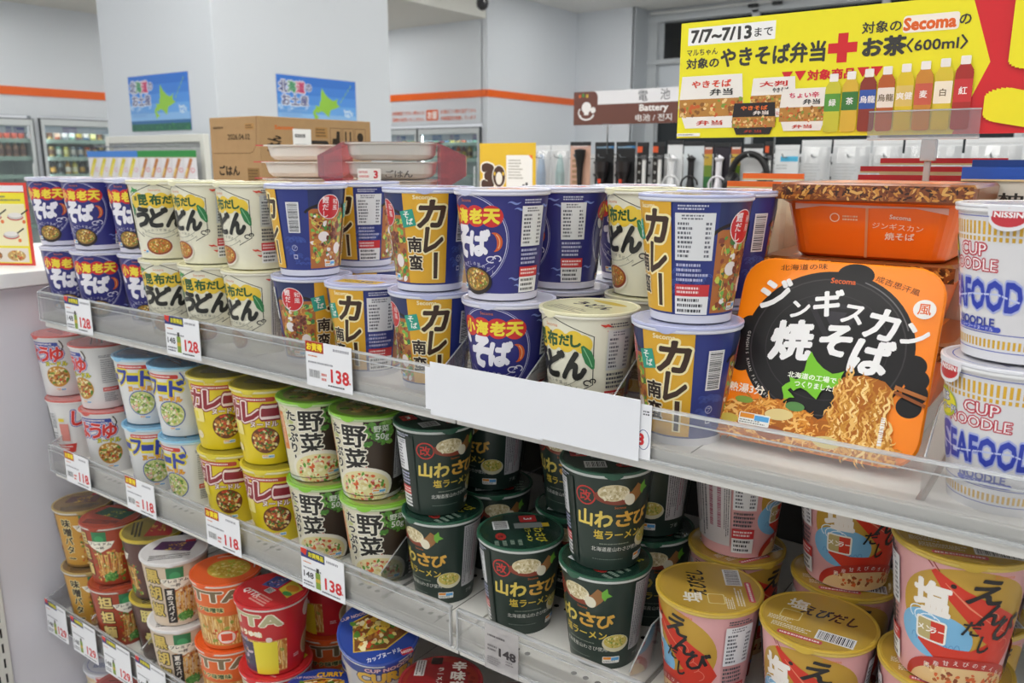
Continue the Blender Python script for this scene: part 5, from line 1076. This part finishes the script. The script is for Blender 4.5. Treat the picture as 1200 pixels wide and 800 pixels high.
# ------------------------------------------------------------------ drink coolers
CAP = mat('#e2e2e0', .4)
DRK = {}
def drink(kind, col, lab):
    k = (kind, col)
    if k in DRK: return DRK[k]
    t = bpy.data.objects.new('drink_bottle' if kind != 'can' else 'drink_can', None); COL.objects.link(t)
    b = MB()
    if kind == 'can': b.lathe([(0, 0), (25, 0), (31, 5), (31, 108), (26, 117), (0, 117)], mat(col, .25, metal=.3), 20)
    else: b.lathe([(0, 0), (30, 0), (32, 5), (32, 96), (27, 118), (13, 142), (13, 150), (0, 150)], mat(col, .15, coat=.5), 20)
    b.build('can_body' if kind == 'can' else 'bottle_body', t)
    b = MB(); b.lathe([(31.3, 28), (32.6, 30), (32.6, 82), (31.3, 84)], mat(lab, .4), 20); b.build('paper_label', t)
    if kind != 'can': b = MB(); b.lathe([(13, 148), (16, 149), (16, 168), (0, 169)], CAP, 16); b.build('cap', t)
    DRK[k] = t; MUSED[k] = 0
    return t
def place_drink(kind, col, lab, x, y, z, label, group):
    m = drink(kind, col, lab); k = (kind, col)
    if not MUSED[k]: MUSED[k] = 1; o = m; o.location = P(x, y, z); tag(o, label, 'drink', group)
    else: o = dup(m, (x, y, z), 0, label, group)
    o['label'] = label; o['group'] = group; o['category'] = 'drink'
def cooler(label, org, ax, wd, ztop, group, extra=0):
    # org = lower corner on the wall face, ax = unit direction along the wall, the case lies behind the face
    ax = Vector(ax); n = Vector((ax.y, -ax.x, 0))      # towards the shop
    t = thing('drink_cooler', label, 'cooler', (org[0], org[1], FLOOR+20), math.atan2(ax.y, ax.x), 'glass door drink coolers'); H = ztop-FLOOR-20
    CB = mat('#cfd3d4', .35); DKF = mat('#33383b', .35)
    b = MB(); b.box(0, wd, 6, 560, 0, 20, CB); b.box(0, wd, 540, 560, 20, H-60, mat('#dfe6e4', .5)); b.box(0, 18, 6, 560, 20, H-60, CB); b.box(wd-18, wd, 6, 560, 20, H-60, CB); b.box(0, wd, 6, 560, H-60, H, CB); b.build('case', t)
    d = MB()
    for q in ((0, 40, 0, H), (wd-40, wd, 0, H), (40, wd-40, 0, 40), (40, wd-40, H-70, H)): d.box(q[0], q[1], -34, 0, q[2], q[3], mat('#c9cecf', .3, metal=.2), 3)
    do = d.build('door', t)
    d = MB(); 
    for q in ((-8, 4, 0, H+8), (wd-4, wd+8, 0, H+8), (4, wd-4, H-3, H+8)): d.box(q[0], q[1], -36, -4, q[2], q[3], DKF, 1)
    d.build('door_seal', do)
    d = MB(); d.box(40, wd-40, -20, -14, 40, H-70, clear('cooler_glass', '#f6faf9', .015, .06, .05)); d.build('glass_pane', do)
    d = MB(); d.box(wd-70, wd-56, -66, -52, H*.35, H*.75, mat('#e4e7e7', .3), 4); d.box(wd-66, wd-60, -54, -30, H*.38, H*.4, CB); d.box(wd-66, wd-60, -54, -30, H*.7, H*.72, CB); d.build('door_handle', do)
    d = MB(); d.box(22, 34, 8, 22, 60, H-90, mat('#f6fbff', emit=14)); d.box(60, wd-60, 30, 50, H-84, H-66, mat('#f6fbff', emit=14)); d.build('inside_lamp', t)
    d = MB(); d.box(44, wd-44, 10, 14, H-150, H-64, '#c9ced6'); A = Art(int(abs(org[1]))); x = 50
    while x < wd-110: l = A.r.uniform(60, 190); A.rect(x, H-146, min(wd-50, x+l), H-84, A.r.choice(['#5a5a9a', '#c98a9a', '#3f6ab0', '#b9c4d8', '#8a7ab0', '#d8b0a8'])); x += l+12
    A.dash(60, H-138, wd-60, H-96, '#e9e6ee', 2, .5); d.art(A, plane_fn((0, 10, 0), (1, 0, 0), (0, 0, 1)), paper); d.build('header_strip', t)
    for i, z in enumerate((230, 40, -155, -420, -700)):
        b = MB(); b.box(22, wd-22, 40, 520, z-FLOOR-20-10, z-FLOOR-20, mat('#d7dcda', .4)); b.box(22, wd-22, 32, 40, z-FLOOR-20-40, z-FLOOR-20+6, mat('#b9cfc6', .4), 1); b.build('cooler_shelf', t)
    def at(u, dpt, z): q = Vector((org[0], org[1], 0))+ax*u-n*dpt; return q.x, q.y, z
    return at
g = 'cans and bottles in the left wall cooler'
at = cooler('glass drink cooler at the far left edge, red bottles on its upper shelf', (-9750, 3690, 0), (0, 1, 0), 800, 440, g)
for i in range(5): place_drink('bottle', '#a8482e', '#b85a4a', *at(420+i*76, 110, 230.5), 'red-brown bottle on the upper shelf of the cooler at the left edge', 'red bottles in the left edge cooler')
for i in range(5): place_drink('bottle', '#b08a78', '#8a6a64', *at(420+i*76, 110, 40.5), 'white-capped brownish bottle on the lower shelf of the cooler at the left edge', 'brown bottles in the left edge cooler')
at = cooler('glass drink cooler left of the column with rows of small drinks', (-9750, 4566, 0), (0, 1, 0), 830, 452, g)
cols = [('#d8cf6a', '#e9e2a0'), ('#7a4a5a', '#b8a04a'), ('#8f9aa0', '#d8d4d0'), ('#c9b070', '#6a4a3a'), ('#5a7a9a', '#d0c8c0'), ('#7fae9a', '#d8dcd4'), ('#c0562e', '#e0c0a8')]
for i in range(9):
    c, l = cols[(i*3) % 7]; place_drink('can', c, l, *at(70+i*82, 110, 230.5), 'small can on the upper shelf of the cooler left of the column', 'upper cans in the cooler left of the column')
    c, l = cols[(i*2+1) % 7]; place_drink('can', c, l, *at(70+i*82, 110, 40.5), 'small can on the middle shelf of the cooler left of the column', 'middle cans in the cooler left of the column')
    c, l = (('#c9bd5a', '#e9e4c0'), ('#2e2a2c', '#d0a04a'), ('#8a9290', '#2c2a28'), ('#b98a3c', '#efe8dc'))[i % 4]; place_drink('bottle', c, l, *at(70+i*82, 110, -154.5), 'white-capped bottle on the lower shelf of the cooler left of the column', 'lower bottles in the cooler left of the column')
at = cooler('glass drink cooler on the back wall under orange notices, right door', (-7350, 8130, 0), (1, 0, 0), 1000, 405, g)
for i in range(9):
    c, l = cols[(i*3+2) % 7]; place_drink('can', c, l, *at(100+i*90, 110, 230.5), 'can on the upper shelf of the right cooler on the back wall', 'upper cans in the right back wall cooler')
    c, l = cols[(i*2+3) % 7]; place_drink('bottle', c, l, *at(100+i*90, 110, 40.5), 'bottle on the middle shelf of the right cooler on the back wall', 'bottles in the right back wall cooler')
at = cooler('glass drink cooler on the back wall beside the column edge, left door', (-8260, 8130, 0), (1, 0, 0), 890, 405, g)
for i in range(4): c, l = cols[(i*2+1) % 7]; place_drink('can', c, l, *at(460+i*90, 110, 230.5), 'can on the upper shelf of the left cooler on the back wall', 'upper cans in the left back wall cooler')
A = Art(71); OT = '#e2673a'; A.text('年齢確認できない場合には', -360, 60, 50, OT, w=560, bold=.01); A.text('酒類を販売いたしません', -360, -20, 50, OT, w=560, bold=.01); A.rrect(-50, -40, 150, 90, 16, OT); A.text('お酒', 50, 24, 90, '#f2ece8', w=150, bold=.05); A.text('お酒は二十歳を過ぎてから', 470, 60, 50, OT, w=560, bold=.01); A.text('年齢確認を実施しています', 470, -20, 50, OT, w=560, bold=.01)
b = MB(); b.art(A, plane_fn((-7180, 8129, 545), (1, 0, 0), (0, 0, 1)), matte, base=1); tag(b.build('wall_lettering'), 'orange lettering on the white wall above the back coolers', 'lettering')

# ------------------------------------------------------------------ peg rack with hanging accessories across the far aisle
t = thing('peg_rack', 'white peg rack of small electrical goods beyond the noodle shelves', 'rack', (-1640, 2420, FLOOR))
hz = 24-FLOOR
b = MB(); b.box(0, 2300, 0, 16, 0, hz, mat('#d9dadb', .5), 1)
for i in range(57):
    for j in range(4): b.box(20+i*40, 28+i*40, -.6, 0, hz-30-j*40, hz-22-j*40, mat('#55585a', .6))
b.build('peg_panel', t)
b = MB(); b.box(0, 2300, -260, 16, 0, 160, mat('#c9cacb', .5), 3); b.build('rack_base', t)
SILV = mat('#b9bdc0', .25, metal=.7)
def pack(x0, x1, ztop, style, label, group=None, zbot=-135, y=2300, col='#1f2022', c2='#3a7ab0'):
    w_ = x1-x0; h = ztop-zbot
    t2 = thing('hanging_pack', label, 'package', ((x0+x1)/2, y, zbot), 0, group)
    b = MB(); b.box(-w_/2, w_/2, 0, 2, 0, h, col if style not in ('bag', 'poly') else '#e2e4e6', .5)
    A = Art(80+int(abs(x0)))
    if style == 'tool':
        A.rect(-w_/2, h-22, w_/2, h, '#27303a'); A.poly([(-w_/2, h-6), (w_/2, h-20), (w_/2, h-12), (-w_/2, h)], c2); A.dash(-w_/2+4, h-20, w_/2-4, h-12, '#8fb0c8', 1); A.ell(-w_*.2, h*.36, w_*.2, w_*.16, '#2c8a96'); A.ell(w_*.3, h*.2, w_*.2, w_*.14, '#2a6ab0')
    elif style == 'strip':
        A.rect(-w_/2, h-30, -w_*.05, h-8, '#d8582c'); A.rect(-w_/2+2, 10, -w_*.1, h-40, '#141414'); [A.dash(-w_/2+5, 20+i*26, -w_*.16, 34+i*26, '#b8b8b4', 1) for i in range(5)]; A.rect(-w_/2+4, 22, -w_*.18, 38, '#8a9a2c')
    elif style == 'brush': A.rect(-w_/2, h-22, w_/2, h, '#cfa79a'); A.dash(-w_/2+8, 30, -w_*.1, h-50, '#9a7a4a', 7); A.dash(-w_/2+8, h-18, w_/2-8, h-8, '#efe4e0', 1)
    elif style == 'rainbow':
        for i, c in enumerate(('#4a2a5a', '#5a2a4a', '#2a6a3a', '#6a8a2c', '#c9a83c', '#b8603c')): A.rect(-w_/2, h*i/6, w_/2, h*(i+1)/6, c)
        A.rect(-w_/2+2, h-18, w_/2-2, h-8, '#dcd0cc')
    elif style == 'white': A.rect(-w_/2+w_*.25, h-44, w_/2-2, h-30, '#4fb4dc'); A.dash(-w_/2+6, h-66, w_*.1, h-50, '#b9bcbe', 2)
    elif style == 'poly': A.dash(-w_/2+8, h*.45, w_*.2, h*.7, '#c6cacc', 6); A.text('2', w_*.28, h*.42, 18, '#3f9a8a', bold=.02)
    elif style == 'bag': A.rect(-w_/2, h-16, w_/2, h, '#eceef0')
    b.art(A, plane_fn((0, 0, 0), (1, 0, 0), (0, 0, 1)), paper); b.build('backing_card', t2)
    b = MB()
    if style == 'tool': b.lathe([(0, 0), (w_*.16, 0), (w_*.18, 40), (w_*.32, 62), (w_*.34, 92), (0, 92)], mat('#241f20', .3, coat=.4), 20, (0, -16, 44)); b.box(-w_*.1, w_*.06, -30, -14, 70, 84, '#d8482c', 2); b.build('torch', t2)
    elif style == 'strip': b.box(w_*.08, w_*.34, -10, 0, 10, h-46, '#e4e4e2', 2); b.box(w_*.0, w_*.42, -14, 0, h-50, h-38, '#5a5a5c', 2); b.build('tube', t2)
    elif style == 'brush': b.lathe([(0, 0), (9, 0), (8, 60), (10, 110), (17, 150), (18, 164), (0, 168)], mat('#1e1c1c', .35), 16, (6, -12, 8)); b.build('brush_handle', t2)
    elif style == 'cable': b.lathe([(0, 0), (26, 2), (28, 20), (14, 40), (9, 70), (9, 120), (14, 130), (0, 140)], mat(c2, .35), 18, (0, -16, 16)); b.tube([(26*cos(i*.5), -24, 70+26*sin(i*.5)) for i in range(13)], 3, c2, 6); b.build('cable', t2)
    elif style == 'headphone':
        b.tube([(52*cos(pi*i/14), -24, 92+66*sin(pi*i/14)) for i in range(15)], 9, '#1a1a1b', 10); b.build('headband', t2)
        for s in (-1, 1): b = MB(); b.lathe([(0, -14), (26, -14), (34, -6), (34, 8), (26, 14), (0, 14)], mat('#202022', .3), 22, mx=Matrix.Translation((s*50, -26, 76)) @ Matrix.Rotation(rad(70*s), 4, 'Y')); b.build('ear_cup', t2)
    elif style in ('bag', 'poly'):
        nx = 8
        def S(i, j): u, v = i/nx*2-1, j/nx; return Vector((u*w_/2, -2-18*(1-u*u)*(1-abs(2*v-1)**3)-2*sin(i*2.1+j), v*(h-18)))
        for i in range(nx):
            for j in range(nx): b.face([S(i, j), S(i+1, j), S(i+1, j+1), S(i, j+1)], clear('poly_bag', haze=.22, gloss=.25, rough=.2, hcol='#eef0f2'))
        b.build('clear_bag', t2)
        if style == 'bag':
            b = MB(); b.lathe([(0, 0), (w_*.24, 0), (w_*.26, h*.5), (w_*.12, h*.8), (0, h*.82)], mat(c2, .5), 16, (0, -4, 6), mx=Matrix.Diagonal((1, .25, 1, 1))); b.build('contents', t2)
    b = MB(); b.box(-w_/2, w_/2, -1.2, 3.2, h-12, h, mat('#e0e2e4', .4) if style in ('bag', 'poly', 'white') else mat('#2a2c2e', .4), .4); b.build('header', t2)
    hk = MB(); hk.tube([(0, -1, 0), (0, -150, 4), (0, -158, 12)], 2.2, SILV, 6); hk.box(-8, 8, -3, -.5, -10, 6, SILV); tag(hk.build('peg_hook', None, ((x0+x1)/2, 2419, min(ztop-14, 10))), 'silver peg hook carrying a pack on the white peg rack', 'hook', 'peg hooks')
for q in ((-1582, -1512, 52, 'bag', 'pale blue and violet pouch hanging beside the yellow anniversary card', None, '#8fb4dc'), (-1508, -1440, 52, 'bag', 'pale teal pouch hanging left of the pink brush pack', None, '#9acac9')): pack(*q[:6], c2=q[6])
pack(-1436, -1362, 62, 'brush', 'pink pack with a black brush hanging left of the torch packs', None, col='#d8ac96')
pack(-1345, -1278, 60, 'tool', 'black torch pack with blue stripe, left of two alike', 'torch packs'); pack(-1270, -1205, 60, 'tool', 'black torch pack with blue stripe, right of two alike', 'torch packs')
pack(-1198, -1160, 58, 'strip', 'black pack with white tube, left of two beside the torch packs', 'tube packs'); pack(-1146, -1108, 58, 'strip', 'black pack with white tube, right of two beside the torch packs', 'tube packs')
pack(-1098, -1050, 62, 'cable', 'white pack with pale cable hanging right of the tube packs', None, col='#dcdee0', c2='#dfe0e2'); pack(-1046, -984, 58, 'cable', 'silver pack with round black cable reel under the sign corner', None, col='#cfd6da', c2='#232224')
pack(-982, -958, 54, 'rainbow', 'narrow dark rainbow pack left of the white cable pack', 'rainbow packs'); pack(-954, -906, 54, 'cable', 'black pack with white cable between two rainbow packs', None, col='#2a2630', c2='#e4e2e8'); pack(-902, -874, 54, 'rainbow', 'narrow dark rainbow pack left of the headphones', 'rainbow packs')
pack(-866, -812, 50, 'headphone', 'white box of black headphones hanging under the yellow sign', None, col='#dedfe0')
pack(-806, -782, 56, 'strip', 'thin black pack right of the headphones', None, col='#1c1c1e'); pack(-778, -712, 46, 'white', 'white pack with pale blue label under the yellow sign', None, col='#dfe2e4')
for i, (a_, b_) in enumerate(((-706, -630), (-624, -532), (-526, -456), (-450, -322), (-316, -196), (-190, -80))): pack(a_, b_, 58, 'poly', 'clear bag number %d of six hanging right of the blue-labelled white pack' % (i+1), 'clear bags on the peg rack')
# battery sign over the peg rack
t = thing('category_sign', 'brown and white battery sign over the hanging goods', 'sign', (-1420, 2290, 112))
A = Art(72); BR = '#6a4034'; A.rect(0, 58, 760, 100, '#e4e3e6'); A.rect(0, 0, 760, 60, BR); A.rrect(0, 0, 86, 100, 18, BR); A.rect(0, 0, 40, 100, BR)
A.text('電', 240, 80, 30, '#5a5a5e', bold=.01); A.text('池', 312, 82, 30, '#5a5a5e', bold=.01); A.text('Battery', 276, 43, 24, '#ece8e6', w=92, bold=.04); A.text('电池 / 전지', 276, 17, 20, '#e0dad6', w=118, bold=.02)
A.ell(46, 52, 17, 17, '#eeeae8'); A.rect(38, 30, 54, 44, '#eeeae8'); A.arc(46, 34, 26, 18, 190, 350, 5, '#eeeae8', 14); A.ell(70, 44, 9, 9, '#eeeae8'); A.arc(30, 38, 12, 12, 120, 260, 4, '#eeeae8', 8); A.rect(18, 82, 26, 92, '#c8602c'); A.rect(30, 84, 38, 94, '#4f8a3c'); A.rect(44, 82, 52, 92, '#c9a83c')
b = MB(); b.box(0, 760, 0, 3, 0, 100, '#e4e3e6'); b.art(A, plane_fn((0, 0, 0), (1, 0, 0), (0, 0, 1)), lambda c: mat(c, .25, spec=.5, coat=.3)); b.build('sign_panel', t)
for x in (120, 640): b = MB(); b.tube([(x, 6, 6), (x, 6, -86), (x, 120, -92)], 2.6, SILV, 8); b.box(x-14, x+14, -3, 10, -8, 3, LIP, 1); b.build('sign_post', t)
# ceiling camera and detector by the far wall
t = thing('dome_camera', 'black dome camera hanging from the ceiling near the back wall', 'camera', (-5560, 7150, CEIL))
b = MB(); b.lathe([(0, 0), (60, 0), (60, -18), (48, -22), (0, -22)], mat('#d9d9d8', .4), 24); b.tube([(0, 0, -20), (0, 0, -330)], 14, '#d4d4d2', 10); b.build('camera_mount', t)
b = MB(); b.lathe([(0, -440), (30, -432), (56, -405), (64, -370), (60, -335), (0, -330)], mat('#17181a', .12, spec=.6), 24); b.build('camera_dome', t)
t = thing('smoke_detector', 'white round smoke detector on the ceiling by the far windows', 'detector', (-5300, 8800, CEIL))
b = MB(); b.lathe([(0, -62), (50, -60), (74, -40), (80, -10), (80, 0), (0, 0)], mat('#e4e4e2', .4), 24); b.build('detector_body', t); b = MB(); b.lathe([(0, -78), (26, -76), (30, -60), (0, -60)], mat('#cfd0d0', .4), 16); b.build('detector_sensor', t)
